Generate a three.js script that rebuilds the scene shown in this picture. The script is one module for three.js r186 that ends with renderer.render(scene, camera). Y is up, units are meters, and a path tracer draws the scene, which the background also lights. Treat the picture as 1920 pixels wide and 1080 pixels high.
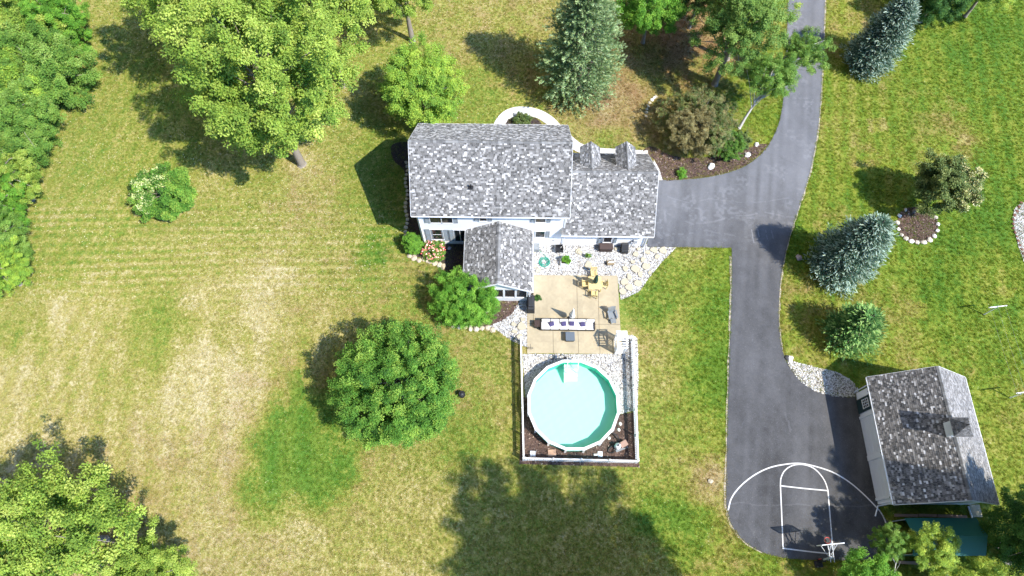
import * as THREE from 'three';
import { Sky } from 'three/addons/objects/Sky.js';
import { mergeGeometries } from 'three/addons/utils/BufferGeometryUtils.js';
import { RoundedBoxGeometry } from 'three/addons/geometries/RoundedBoxGeometry.js';

// ---------------------------------------------------------------- camera, sky, sun
const scene = new THREE.Scene();
const CAM_H = 54, PITCH = 67 * Math.PI / 180, FOCAL = 1281;
const camera = new THREE.PerspectiveCamera(2 * Math.atan(540 / FOCAL) * 180 / Math.PI, 16 / 9, 0.5, 900);
camera.position.set(0, CAM_H, 0);
camera.lookAt(0, CAM_H - Math.sin(PITCH) * 10, -Math.cos(PITCH) * 10);
const renderer = new THREE.WebGLRenderer({ antialias: true });
renderer.toneMapping = THREE.LinearToneMapping;
renderer.toneMappingExposure = 1.66;
renderer.shadowMap.enabled = true;
const SUN = new THREE.Vector3(0.69, 1, 0.42).normalize();
const sky = new Sky(); sky.name = 'sky'; sky.scale.setScalar(800); sky.userData = { kind: 'structure' };
Object.assign(sky.material.uniforms.turbidity, { value: 9 });
sky.material.uniforms.rayleigh.value = .45;
sky.material.uniforms.mieCoefficient.value = 0.004;
sky.material.uniforms.sunPosition.value.copy(SUN);
scene.add(sky);
scene.environmentIntensity = 0.26;
const sun = new THREE.DirectionalLight(0xfff5e4, 4.9);
sun.position.copy(SUN).multiplyScalar(120).add(new THREE.Vector3(0, 0, -25));
sun.target.position.set(0, 0, -25);
sun.castShadow = true; sun.shadow.mapSize.set(4096, 4096);
Object.assign(sun.shadow.camera, { left: -65, right: 65, top: 55, bottom: -55, near: 1, far: 300 });
scene.add(sun, sun.target);

// ---------------------------------------------------------------- helpers
const V = (x, y, z) => new THREE.Vector3(x, y, z);
let seed = 7;
const rnd = () => { seed = (seed * 1664525 + 1013904223) >>> 0; return seed / 4294967296; };
const rr = (a, b) => a + (b - a) * rnd();
const reseed = s => { seed = (s * 2654435761) >>> 0; rnd(); rnd(); };
const sP = Math.sin(PITCH), cP = Math.cos(PITCH);
// measured picture point -> place on the level plane y = h
function G(u, v, h = 0) {
  const a = u - 960, b = 540 - v;
  const dx = a, dy = -FOCAL * sP + b * cP, dz = -FOCAL * cP - b * sP;
  const k = (h - CAM_H) / dy;
  return V(dx * k, h, dz * k);
}
// measured picture point -> place on a vertical plane z = zc or x = xc
function onZ(u, v, zc) { const g = G(u, v, 0), k = zc / g.z; return V(g.x * k, CAM_H * (1 - k), zc); }
function onX(u, v, xc) { const g = G(u, v, 0), k = xc / g.x; return V(xc, CAM_H * (1 - k), g.z * k); }
function toPx(x, z) {
  const f = -CAM_H * -sP + -z * cP, up = -CAM_H * cP - z * sP;
  return [960 + FOCAL * x / f, 540 - FOCAL * up / f];
}
const used = {};
function numbered(n) { used[n] = (used[n] ?? -1) + 1; return used[n] ? `${n}_${String(used[n]).padStart(3, '0')}` : n; }
function thing(name, label, category, pos = V(0, 0, 0), ry = 0, group) {
  const o = new THREE.Group(); o.name = numbered(name); o.position.copy(pos); o.rotation.y = ry;
  o.userData = { label, category }; if (group) o.userData.group = group;
  scene.add(o); return o;
}
function prep(g) { const n = g.index ? g.toNonIndexed() : g; for (const k of Object.keys(n.attributes)) if (!['position', 'normal', 'uv', 'color'].includes(k)) n.deleteAttribute(k); return n; }
function merged(list) {
  if (!Array.isArray(list)) return list;
  if (list.length === 1) return list[0];
  const l = list.map(prep);
  return mergeGeometries(l);
}
function part(name, geos, mat, parent, extra) {
  const m = new THREE.Mesh(merged(geos), mat); m.name = name; m.castShadow = m.receiveShadow = true;
  if (extra) m.userData = extra; parent.add(m); return m;
}
function parts(name, geos, mat, parent) { for (const g of Array.isArray(geos) ? geos : [geos]) part(name, g, mat, parent); }
function single(name, geos, mat, label, category, pos, ry = 0, group) {
  const m = new THREE.Mesh(merged(geos), mat); m.name = numbered(name); m.castShadow = m.receiveShadow = true;
  if (pos) m.position.copy(pos); m.rotation.y = ry; m.userData = { label, category }; if (group) m.userData.group = group;
  scene.add(m); return m;
}
function ground(name, geo, mat) {
  const m = new THREE.Mesh(geo, mat); m.name = numbered(name); m.castShadow = m.receiveShadow = true; m.userData = { kind: 'structure' };
  scene.add(m); return m;
}
function copyOf(root, label, pos, ry = 0) {
  const c = root.clone(); c.name = numbered(root.name.replace(/_\d+$/, '')); c.userData = { ...root.userData, label };
  c.position.copy(pos); c.rotation.y = ry; scene.add(c); return c;
}
const bx = (w, h, d, x = 0, y = 0, z = 0) => { const g = new THREE.BoxGeometry(w, h, d); g.translate(x, y, z); return g; };
const rbx = (w, h, d, x, y, z, r = 0.04) => { const g = new RoundedBoxGeometry(w, h, d, 2, r); g.translate(x, y, z); return g; };
function rod(a, b, r0, r1 = r0, seg = 8) {
  const d = V().subVectors(b, a), g = new THREE.CylinderGeometry(r1, r0, d.length(), seg);
  g.applyQuaternion(new THREE.Quaternion().setFromUnitVectors(V(0, 1, 0), d.clone().normalize()));
  const m = a.clone().add(b).multiplyScalar(.5); g.translate(m.x, m.y, m.z); return g;
}
function bar(a, b, w, h) { // square bar between two points
  const d = V().subVectors(b, a), g = new THREE.BoxGeometry(w, h, d.length());
  const q = new THREE.Quaternion().setFromRotationMatrix(new THREE.Matrix4().lookAt(b, a, V(0, 1, 0)));
  g.applyQuaternion(q); const m = a.clone().add(b).multiplyScalar(.5); g.translate(m.x, m.y, m.z); return g;
}
function hexa(p) { // 8 corners: 0-3 lower ring, 4-7 upper ring
  const f = [[0, 1, 2, 3], [7, 6, 5, 4], [0, 4, 5, 1], [1, 5, 6, 2], [2, 6, 7, 3], [3, 7, 4, 0]], pos = [], uv = [];
  const c = p.reduce((s, q) => s.clone().add(q), V()).multiplyScalar(1 / 8);
  for (const q of f) {
    let [a, b, e, d] = q.map(i => p[i]);
    const n = V().subVectors(b, a).cross(V().subVectors(e, a));
    if (n.dot(V().subVectors(a, c)) < 0) [b, d] = [d, b];
    for (const t of [a, b, e, a, e, d]) { pos.push(t.x, t.y, t.z); uv.push(t.x, t.z + t.y); }
  }
  const g = new THREE.BufferGeometry();
  g.setAttribute('position', new THREE.Float32BufferAttribute(pos, 3)); g.setAttribute('uv', new THREE.Float32BufferAttribute(uv, 2));
  g.computeVertexNormals(); return g;
}
function slab4(a, b, c, d, t) { // a quad with thickness t below its face
  const n = V().subVectors(b, a).cross(V().subVectors(d, a)).normalize(); if (n.y < 0) n.negate();
  const l = [a, b, c, d].map(p => p.clone().addScaledVector(n, -t));
  return hexa([...l, a, b, c, d]);
}
function plate(pts, y0, y1) { // level plate over a polygon of world points, uv in metres
  const s = new THREE.Shape(pts.map(p => new THREE.Vector2(p.x, -p.z)));
  const g = new THREE.ExtrudeGeometry(s, { depth: y1 - y0, bevelEnabled: false, curveSegments: 4 });
  g.rotateX(-Math.PI / 2); g.translate(0, y0, 0);
  return g;
}
function smooth(pts, n = 6, closed = true) { // smoothed outline through measured points
  const c = new THREE.CatmullRomCurve3(pts, closed, 'centripetal');
  return c.getPoints(pts.length * n).slice(0, closed ? -1 : undefined);
}
const px = list => list.map(([u, v]) => G(u, v, 0));
function inside(p, poly) {
  let r = false;
  for (let i = 0, j = poly.length - 1; i < poly.length; j = i++) {
    const a = poly[i], b = poly[j];
    if ((a.z > p.z) !== (b.z > p.z) && p.x < (b.x - a.x) * (p.z - a.z) / (b.z - a.z) + a.x) r = !r;
  }
  return r;
}
function scatter(poly, n, fn) {
  let x0 = 1e9, x1 = -1e9, z0 = 1e9, z1 = -1e9;
  for (const p of poly) { x0 = Math.min(x0, p.x); x1 = Math.max(x1, p.x); z0 = Math.min(z0, p.z); z1 = Math.max(z1, p.z); }
  const total = Math.round((x1 - x0) * (z1 - z0) * n);
  for (let i = 0; i < total; i++) { const p = V(rr(x0, x1), 0, rr(z0, z1)); if (inside(p, poly)) fn(p); }
}
// lattice noise
const NT = new Float32Array(65536); reseed(99); for (let i = 0; i < 65536; i++) NT[i] = rnd();
function noise(x, y) {
  const xi = Math.floor(x), yi = Math.floor(y); let fx = x - xi, fy = y - yi;
  fx = fx * fx * (3 - 2 * fx); fy = fy * fy * (3 - 2 * fy);
  const a = (yi & 255) << 8, b = ((yi + 1) & 255) << 8, c = xi & 255, d = (xi + 1) & 255;
  const t = NT[a | c] + (NT[a | d] - NT[a | c]) * fx, u = NT[b | c] + (NT[b | d] - NT[b | c]) * fx;
  return t + (u - t) * fy;
}
const clamp = (x, a = 0, b = 1) => Math.min(b, Math.max(a, x));
const sstep = (a, b, x) => { const t = clamp((x - a) / (b - a)); return t * t * (3 - 2 * t); };
const toS = x => Math.round(255 * (x <= .0031308 ? 12.92 * x : 1.055 * Math.pow(clamp(x), 1 / 2.4) - .055));
const S8 = new Uint8Array(4097); for (let i = 0; i <= 4096; i++) S8[i] = toS(i / 4096);
function colourMap(w, h, fn, wrap = THREE.RepeatWrapping) { // fn(i, j, out) writes linear rgb
  const d = new Uint8Array(w * h * 4), o = [0, 0, 0];
  for (let j = 0, k = 0; j < h; j++) for (let i = 0; i < w; i++, k += 4) {
    fn(i, j, o); d[k] = S8[clamp(o[0]) * 4096 | 0]; d[k + 1] = S8[clamp(o[1]) * 4096 | 0]; d[k + 2] = S8[clamp(o[2]) * 4096 | 0]; d[k + 3] = 255;
  }
  const t = new THREE.DataTexture(d, w, h); t.colorSpace = THREE.SRGBColorSpace; t.magFilter = THREE.LinearFilter; t.minFilter = THREE.LinearMipmapLinearFilter; t.generateMipmaps = true;
  t.wrapS = t.wrapT = wrap; t.needsUpdate = true; return t;
}
function greyMap(w, h, fn) {
  const d = new Uint8Array(w * h * 4);
  for (let j = 0, k = 0; j < h; j++) for (let i = 0; i < w; i++, k += 4) { d[k] = d[k + 1] = d[k + 2] = 255 * clamp(fn(i, j)); d[k + 3] = 255; }
  const t = new THREE.DataTexture(d, w, h); t.magFilter = THREE.LinearFilter; t.wrapS = t.wrapT = THREE.RepeatWrapping; t.needsUpdate = true; return t;
}
const std = (r, g, b, rough = .8, o = {}) => new THREE.MeshStandardMaterial({ color: new THREE.Color().setRGB(r, g, b), roughness: rough, ...o });
const M = {
  white: std(.78, .79, .78, .55), trim: std(.74, .75, .75, .5), siding: std(.82, .82, .81, .6), vinyl: std(.8, .8, .79, .45),
  deck: std(.12, .12, .12, .9), glass: std(.015, .02, .024, .06, { metalness: 0 }), frame: std(.75, .75, .74, .5), shutter: std(.2, .23, .25, .65),
  black: std(.012, .012, .014, .55), cover: std(.022, .023, .026, .7), brown: std(.045, .026, .02, .75), wicker: std(.03, .024, .02, .7),
  cushion: std(.74, .72, .68, .9), purple: std(.055, .045, .12, .85), teak: std(.62, .5, .22, .6), tan: std(.3, .17, .06, .7), steel: std(.5, .5, .5, .35, { metalness: .8 }),
  greyP: std(.2, .22, .23, .6), dgreen: std(.01, .06, .045, .7), hose: std(.03, .3, .2, .45), bark: std(.27, .235, .19, .95), birch: std(.55, .52, .47, .85), stone: std(.5, .45, .36, .9), stoneW: std(.72, .69, .64, .9),
  flag: std(.43, .385, .28, .9), red: std(.55, .03, .02, .5), door: std(.02, .045, .045, .5), canvas: std(.012, .115, .095, .6), timber: std(.33, .22, .17, .85), lamp: std(.02, .02, .02, .4),
  galv: std(.42, .43, .44, .45), edge: std(.5, .42, .3, .9),
};

// ---------------------------------------------------------------- lawn
const CP = [ // picture u, v, dryness, litter
  [0, 480, .42, 0], [60, 420, .5, 0], [130, 300, .45, 0], [180, 150, .45, 0], [220, 30, .45, 0], [200, 420, .48, 0], [120, 520, .45, 0], [60, 600, .52, 0], [0, 620, .55, 0],
  [20, 710, .82, 0], [110, 590, .8, 0], [150, 640, .7, 0], [90, 730, .76, 0], [200, 560, .62, 0], [250, 700, .66, 0], [290, 520, .58, 0], [310, 600, .42, 0], [280, 660, .5, 0],
  [400, 470, .6, 0], [400, 560, .76, 0], [400, 680, .86, 0], [350, 760, .88, 0], [330, 860, .76, .15], [380, 960, .8, .1], [450, 740, .85, .05], [420, 830, .82, .1], [300, 930, .72, .1], [490, 590, .88, 0], [480, 650, .75, 0], [510, 520, .82, 0], [430, 620, .6, 0],
  [560, 470, .6, 0], [570, 560, .66, .05], [590, 640, .62, 0], [540, 700, .62, .1], [600, 390, .6, .1], [560, 340, .75, .1], [470, 410, .5, 0], [640, 430, .52, 0], [710, 480, .22, 0], [700, 540, .48, .05], [620, 510, .55, .05], [740, 510, .52, .1], [780, 600, .45, .1],
  [560, 790, .18, 0], [580, 860, .06, 0], [530, 870, .1, 0], [600, 920, .12, 0], [520, 920, .3, 0], [650, 870, .2, 0], [690, 880, .58, .05], [640, 960, .62, .05], [700, 1020, .64, 0], [560, 1000, .68, 0], [500, 1050, .7, .1], [780, 940, .6, 0], [800, 870, .5, 0], [880, 830, .38, 0], [870, 680, .52, .1], [920, 660, .42, .05], [930, 760, .5, .05], [910, 880, .55, 0],
  [900, 960, .55, 0], [1000, 900, .5, 0], [1050, 1000, .5, 0], [1150, 920, .52, 0], [1250, 900, .5, 0], [1220, 800, .5, 0], [1230, 720, .52, 0], [1320, 800, .42, 0], [1250, 970, .15, 0], [1300, 1000, .22, 0], [1330, 900, .72, .2], [1370, 1020, .5, .2], [1400, 1060, .3, .1], [1200, 1050, .55, 0], [860, 1060, .55, 0],
  [1220, 650, .55, .05], [1240, 580, .25, 0], [1280, 520, .42, 0], [1340, 500, .3, 0], [1220, 545, .28, 0], [1330, 590, .2, 0], [1340, 680, .12, 0], [1300, 640, .4, 0], [1270, 610, .55, 0], [1350, 740, .15, 0], [1310, 480, .55, 0],
  [900, 60, .56, .05], [960, 90, .6, .1], [1000, 20, .58, .15], [880, 200, .42, 0], [920, 180, .4, 0], [950, 140, .5, .1], [720, 150, .5, 0], [680, 180, .55, 0], [660, 230, .48, 0], [1010, 160, .5, .15], [1130, 210, .85, .7], [1190, 190, .8, .75], [1170, 240, .6, .4], [1100, 230, .6, .3], [1230, 170, .45, .35], [1270, 110, .8, .85], [1280, 60, .75, .9], [1300, 150, .4, .5], [1240, 120, .4, .5], [1150, 270, .45, .1], [1400, 200, .35, .1], [1440, 230, .3, 0], [1420, 270, .55, .1],
  [680, 300, .4, 0], [700, 380, .4, 0], [560, 380, .55, .1], [500, 330, .5, 0], [300, 200, .4, 0], [250, 280, .4, 0],
  [1570, 60, .55, .05], [1560, 150, .4, 0], [1580, 240, .5, .05], [1610, 300, .5, .05], [1560, 330, .4, 0], [1640, 220, .35, 0], [1700, 180, .35, .05], [1740, 130, .3, 0], [1800, 100, .2, 0], [1880, 60, .2, 0], [1860, 200, .3, 0], [1800, 270, .5, .2], [1740, 280, .4, .05], [1660, 330, .4, 0], [1620, 350, .25, 0], [1550, 400, .4, .05], [1500, 440, .2, 0], [1880, 300, .25, 0], [1870, 400, .15, 0], [1780, 460, .18, 0], [1700, 500, .3, 0], [1760, 540, .15, 0], [1850, 520, .3, 0], [1700, 570, .45, .05], [1690, 640, .5, .05], [1760, 620, .3, 0], [1780, 680, .4, .05], [1850, 660, .28, 0], [1900, 600, .25, 0], [1880, 760, .4, .05], [1840, 740, .35, 0], [1850, 830, .45, 0], [1900, 850, .4, 0], [1500, 560, .42, .15], [1480, 620, .5, .1], [1520, 660, .5, .1], [1600, 690, .4, 0],
];
const PATCH = [ // patches of greener or barer grass with an edge of their own
  [[[545, 772], [592, 795], [622, 845], [626, 895], [592, 934], [548, 912], [505, 945], [488, 885], [510, 820]], .1], [[[630, 858], [655, 852], [664, 868], [650, 884], [630, 880]], .04],
  [[[1335, 640], [1364, 640], [1362, 750], [1340, 745]], .06], [[[1255, 940], [1290, 950], [1300, 1010], [1262, 990]], .08], [[[705, 455], [728, 470], [722, 500], [702, 490]], .05], [[[535, 700], [560, 690], [575, 740], [545, 760]], .1],
  [[[1318, 895], [1345, 870], [1360, 890], [1340, 920]], .72], [[[1790, 255], [1815, 250], [1822, 270], [1795, 275]], .62], [[[480, 570], [508, 560], [510, 610], [486, 612]], .62], [[[-20, 680], [40, 700], [45, 745], [-20, 760]], .6], [[[115, 572], [150, 575], [158, 605], [120, 602]], .55],
  [[[1625, 225], [1660, 220], [1668, 245], [1630, 250]], .55], [[[1690, 560], [1740, 570], [1735, 600], [1680, 590]], .45], [[[1870, 535], [1905, 540], [1900, 560], [1866, 552]], .45],
[[[25, 395], [58, 300], [78, 300], [50, 385]], .7], [[[640, 165], [665, 158], [690, 175], [650, 190]], .5],
].map(([p, d]) => { const poly = px(p), c = poly.reduce((s, a) => s.clone().add(a), V()).multiplyScalar(1 / poly.length); return { poly, d, x: c.x, z: c.z, r: 1 + Math.max(...poly.map(a => a.distanceTo(c))) }; });
const GX0 = -56, GW = 112, GZ0 = -58, GD = 64, TW = 2048, TH = 1536;
let lawnTone;
const lawnMaterial = (() => {
  const cw = 112, ch = 64, low = new Float32Array(cw * ch * 3);
  for (let j = 0; j < ch; j++) for (let i = 0; i < cw; i++) {
    const x = GX0 + (i + .5) * GW / cw, z = GZ0 + (j + .5) * GD / ch, [u, v] = toPx(x, z);
    let s = 0, d = 0, b = 0;
    for (const c of CP) { const q = (u - c[0]) ** 2 + (v - c[1]) ** 2, w = 1 / (q * q * Math.sqrt(q + 50) + 5e5); s += w; d += w * c[2]; b += w * c[3]; }
    const k = (j * cw + i) * 3; low[k] = d / s; low[k + 1] = b / s; low[k + 2] = sstep(1150, 1420, u) * .9 + sstep(700, 0, v) * sstep(300, 900, u) * .1;
  }
  const look = (x, y, c) => {
    const fx = clamp(x, 0, cw - 1.001), fy = clamp(y, 0, ch - 1.001), i = fx | 0, j = fy | 0, a = fx - i, b = fy - j, k = (j * cw + i) * 3 + c, r = cw * 3;
    return (low[k] * (1 - a) + low[k + 3] * a) * (1 - b) + (low[k + r] * (1 - a) + low[k + r + 3] * a) * b;
  };
  const W = [[.075, .185, .014], [.155, .235, .026], [.27, .275, .052], [.38, .33, .115], [.5, .44, .25]], Ea = [[.07, .165, .008], [.145, .22, .013], [.235, .26, .03], [.34, .295, .095], [.43, .36, .18]];
  const ramp = (R, t, c) => { const q = clamp(t) * 3.999, i = q | 0, f = q - i; return R[i][c] * (1 - f) + R[i + 1][c] * f; };
  const map = colourMap(TW, TH, (i, j, o) => {
    const x = GX0 + (i + .5) * GW / TW, z = GZ0 + (j + .5) * GD / TH;
    const wx = x + 1.6 * (noise(x * .5 + 9, z * .5) - .5), wz = z + 1.6 * (noise(x * .5, z * .5 + 40) - .5);
    const ci = (wx - GX0) * cw / GW - .5, cj = (wz - GZ0) * ch / GD - .5;
    let d = look(ci, cj, 0); const b = look(ci, cj, 1), e = look(ci, cj, 2);
    const n1 = noise(x * .33 + 5, z * .33 + 7), n2 = noise(x * 1.1, z * 1.1), n3 = noise(x * 3.1 + 20, z * 3.1 + 3), n4 = noise(x * 8 + 3, z * 8 + 60), n5 = NT[((i * 7919) ^ (j * 104729)) & 65535];
    const n6 = noise(x * 16 + 11, z * 16 + 5), n7 = noise(x * .9 + z * .1 + 60, z * 4.2);
    d += (n1 - .5) * .2 + (n2 - .5) * .15 + (n3 - .5) * .2 + (n7 - .5) * .12 + ((n4 - .5) * .26 + (n6 - .5) * .3 + (n5 - .5) * .22) * (1 - .4 * e) - .07 * e;
    for (const pt of PATCH) if (Math.abs(x - pt.x) < pt.r && Math.abs(z - pt.z) < pt.r) { const P0 = { x: x + .5 * (n2 - .5) + .35 * (n4 - .5), z: z + .5 * (n3 - .5) + .35 * (n6 - .5) }; if (inside(P0, pt.poly)) d = d * .25 + pt.d; }
    // mowing lines
    const west = sstep(-4, -10, x) * sstep(-34, -29, z) * sstep(-20, -24, z);
    d += west * .2 * (.25 + noise(x * .12 + 3, z * .5)) * Math.sin(6.283 * (z + .03 * x + .3 * noise(x * .2, z * .6)) / .82);
    const west2 = sstep(-12, -17, x) * sstep(-22, -18, z) * sstep(-4, -8, z);
    d += west2 * .1 * Math.sin(6.283 * (x * .97 - z * .12 + .5 * noise(x * .4, z * .15)) / 2.3);
    const wl = sstep(-30, -34, x); d += wl * .07 * Math.sin(6.283 * (x * .96 + z * .22) / 1.4);
    const east = sstep(22, 26, x) * sstep(-12, -16, z);
    d += east * .1 * Math.sin(6.283 * (x * .985 + z * .16 + .3 * noise(x * .5, z * .1)) / 1.5) * (.4 + noise(x * .3, z * .05));
    let br = clamp(b + (n2 - .5) * .7 * (b > .03 ? 1 : 0) + (n4 - .5) * .4 * (b > .03 ? 1 : 0));
    const l = .6 + .66 * (.26 * n4 + .36 * n6 + .38 * n5);
    for (let c = 0; c < 3; c++) {
      let q = ramp(W, d, c) * (1 - e) + ramp(Ea, d, c) * e;
      q = q * (1 - br) + [.27, .165, .075][c] * br;
      o[c] = q * l;
    }
    // fallen petals and clover heads
    if (n5 > .995 - .004 * sstep(.45, .7, n1) * sstep(10, -5, x) && ((NT[((i * 31) ^ (j * 8191)) & 65535]) > .35)) { o[0] = .62; o[1] = .58; o[2] = .36; }
  }, THREE.MirroredRepeatWrapping);
  lawnTone = (x, z, t) => { const ci = (x - GX0) * cw / GW - .5, cj = (z - GZ0) * ch / GD - .5, e = look(ci, cj, 2), br = look(ci, cj, 1); let d = look(ci, cj, 0); for (const pt of PATCH) if (Math.abs(x - pt.x) < pt.r && Math.abs(z - pt.z) < pt.r && inside({ x, z }, pt.poly)) d = d * .25 + pt.d; d += t; return [0, 1, 2].map(c => (ramp(W, d, c) * (1 - e) + ramp(Ea, d, c) * e) * (1 - br) + [.27, .165, .075][c] * br); };
  const bump = greyMap(512, 512, (i, j) => .5 * NT[(i * 331 ^ j * 7717) & 65535] + .3 * noise(i / 4, j / 4) + .2 * noise(i / 16, j / 16));
  bump.repeat.set(28, 16);
  return new THREE.MeshStandardMaterial({ map, roughness: 1, bumpMap: bump, bumpScale: .05 });
})();
{
  const g = new THREE.PlaneGeometry(1200, 1200, 60, 60); g.rotateX(-Math.PI / 2);
  const p = g.attributes.position, uv = g.attributes.uv;
  for (let i = 0; i < p.count; i++) uv.setXY(i, (p.getX(i) - GX0) / GW, (p.getZ(i) - GZ0) / GD);
  ground('lawn', g, lawnMaterial);
}

// ---------------------------------------------------------------- driveway
const driveOutline = [...smooth(px([[1478, -160], [1477, 0], [1473, 100], [1466, 205], [1452, 252], [1428, 288], [1392, 314], [1340, 330], [1280, 337], [1222, 338]]), 5, false),
  ...px([[1212, 463], [1300, 464], [1371, 465]]), ...smooth(px([[1372, 470], [1371, 560], [1366, 700], [1362, 870], [1362, 950], [1372, 985], [1395, 1015], [1430, 1036], [1470, 1046], [1530, 1050], [1600, 1051], [1682, 1050]]), 5, false),
  ...px([[1680, 990], [1655, 968], [1648, 950], [1604, 742]]), ...smooth(px([[1588, 744], [1555, 740], [1525, 729], [1497, 708], [1478, 684], [1467, 655], [1461, 610], [1461, 560], [1466, 510], [1479, 450], [1498, 390], [1517, 330], [1531, 260], [1538, 200], [1543, 100], [1547, 0], [1552, -160]]), 5, false)];
const DX0 = 11, DWd = 27, DZ0 = -68, DDp = 70;
const asphalt = (() => {
  const lines = [ // scuffs, seams and cracks: picture points, width in m, tone
    [[[1240, 365], [1290, 380], [1330, 372], [1400, 380], [1480, 372]], .05, .05], [[[1380, 405], [1430, 398], [1490, 408]], .06, .07], [[[1250, 400], [1300, 420], [1360, 410]], .08, .05], [[[1260, 440], [1320, 432], [1400, 446]], .07, .05],
    [[[1440, 285], [1470, 300], [1520, 318]], .04, -.03], [[[1410, 432], [1414, 455]], .05, .16], [[[1423, 432], [1428, 457]], .05, .16], [[[1436, 433], [1438, 448]], .05, .12], [[[1446, 434], [1448, 446]], .05, .1],
    [[[1366, 943], [1450, 946], [1560, 950], [1650, 948]], .05, .05], [[[1400, 950], [1392, 990], [1418, 1030]], .3, -.03], [[[1470, 760], [1478, 790], [1484, 830]], .08, .05],
  ].map(l => ({ p: l[0].map(q => G(q[0], q[1])), w: l[1], t: l[2] }));
  const w = 1024, h = 2048, extra = new Float32Array(w * h);
  for (const l of lines) for (let s = 0; s + 1 < l.p.length; s++) {
    const a = l.p[s], b = l.p[s + 1], len = a.distanceTo(b), n = Math.ceil(len / .02);
    for (let k = 0; k < n; k++) {
      const x = a.x + (b.x - a.x) * k / n + .25 * (noise(k * .02 + s * 9, a.x) - .5), z = a.z + (b.z - a.z) * k / n + .25 * (noise(k * .02, a.z + s) - .5);
      const ci = (x - DX0) / DWd * w, cj = (z - DZ0) / DDp * h, ri = l.w / DWd * w, rj = l.w / DDp * h;
      if (noise(x * 2.2, z * 2.2) < .32 || NT[(k * 91 ^ s * 57) & 65535] < .35) continue;
      for (let j = Math.ceil(cj - rj); j <= cj + rj; j++) for (let i = Math.ceil(ci - ri); i <= ci + ri; i++) if (i >= 0 && j >= 0 && i < w && j < h) extra[j * w + i] = Math.abs(extra[j * w + i]) > Math.abs(l.t) ? extra[j * w + i] : l.t * .62 * (.4 + .6 * NT[(i * 57 ^ j * 131) & 65535]);
    }
  }
  const map = colourMap(w, h, (i, j, o) => {
    const x = DX0 + (i + .5) * DWd / w, z = DZ0 + (j + .5) * DDp / h;
    const n1 = noise(x * .35, z * .2 + 9), n2 = noise(x * 1.7, z * 1.3), n3 = noise(x * 5, z * 5), n5 = NT[(i * 7919 ^ j * 104729) & 65535];
    // older, paler surface towards the road and before the house; newer seal on the court
    const old = .055 * sstep(-24, -34, z) + .02 * sstep(-12, -22, z);
    let c = .062 + old + .03 * (n1 - .5) + .02 * (n2 - .5) + .012 * (n3 - .5) + .03 * (n5 - .5);
    const worn = sstep(.58, .8, noise(x * .8 + 30, z * .8)) * sstep(.4, .75, noise(x * 4, z * 4 + 7)); c += worn * .045 * sstep(-20, -30, z) * (.4 + .6 * n5);
    const streak = noise(x * 2.6 + z * .5, z * .12); c += (.012 + .012 * sstep(-18, -30, z)) * (streak - .5) * 2;
    if (n5 > .9975) c += .12;
    c = Math.max(.02, c + extra[j * w + i]);
    o[0] = c * .97; o[1] = c; o[2] = c * 1.08;
  });
  map.wrapS = map.wrapT = THREE.ClampToEdgeWrapping;
  const bump = greyMap(256, 256, (i, j) => NT[(i * 331 ^ j * 7717) & 65535]); bump.repeat.set(27 / 4, 70 / 4);
  return new THREE.MeshStandardMaterial({ map, roughness: .85, bumpMap: bump, bumpScale: .006 });
})();
function worldUV(g, x0, w, z0, d) { const p = g.attributes.position, uv = g.attributes.uv; for (let i = 0; i < p.count; i++) uv.setXY(i, (p.getX(i) - x0) / w, (p.getZ(i) - z0) / d); return g; }
const driveway = ground('driveway', worldUV(plate(driveOutline, -.05, .03), DX0, DWd, DZ0, DDp), asphalt);
function stripe(pts, w, y, closed = false) { // a painted line along points
  const pos = [], idx = [];
  pts.forEach((p, i) => {
    const a = pts[Math.max(0, i - 1)], b = pts[Math.min(pts.length - 1, i + 1)], t = V().subVectors(b, a).setY(0).normalize(), n = V(-t.z, 0, t.x).multiplyScalar(w / 2);
    pos.push(p.x + n.x, y, p.z + n.z, p.x - n.x, y, p.z - n.z);
    if (i) { const k = 2 * i; idx.push(k - 2, k - 1, k, k, k - 1, k + 1); }
  });
  const g = new THREE.BufferGeometry(); g.setAttribute('position', new THREE.Float32BufferAttribute(pos, 3)); g.setAttribute('uv', new THREE.Float32BufferAttribute(pos.length / 3 * 2, 2)); g.setIndex(idx);
  g.computeVertexNormals(); if (g.attributes.normal.getY(0) < 0) { g.setIndex(idx.reverse()); g.computeVertexNormals(); } return g;
}
{
  const paint = std(.6, .6, .6, .75);
  const line = (n, pts, w, y = .034) => part(n, stripe(pts, w, y), paint, driveway);
  const smoothLine = l => smooth(px(l), 8, false);
  line('three_point_line', smoothLine([[1365, 957], [1371, 935], [1386, 914], [1411, 893], [1440, 878], [1470, 871], [1500, 869], [1530, 875], [1562, 886], [1592, 904], [1617, 925], [1637, 945], [1652, 962], [1661, 981]]), .095);
  line('key_arc', smoothLine([[1463, 910], [1464, 897], [1470, 884], [1481, 875], [1495, 871], [1510, 872], [1525, 878], [1538, 890], [1547, 904], [1552, 919]]), .085, .038);
  line('lane_line', smoothLine([[1463, 910], [1466, 980], [1468, 1029]]), .085, .036); line('lane_line', smoothLine([[1552, 919], [1557, 980], [1562, 1039]]), .085, .036);
  line('free_throw_line', smoothLine([[1464, 911], [1508, 916], [1551, 920]]), .09, .042); line('baseline', smoothLine([[1467, 1028], [1515, 1034], [1563, 1039]]), .09, .042);
}

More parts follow.
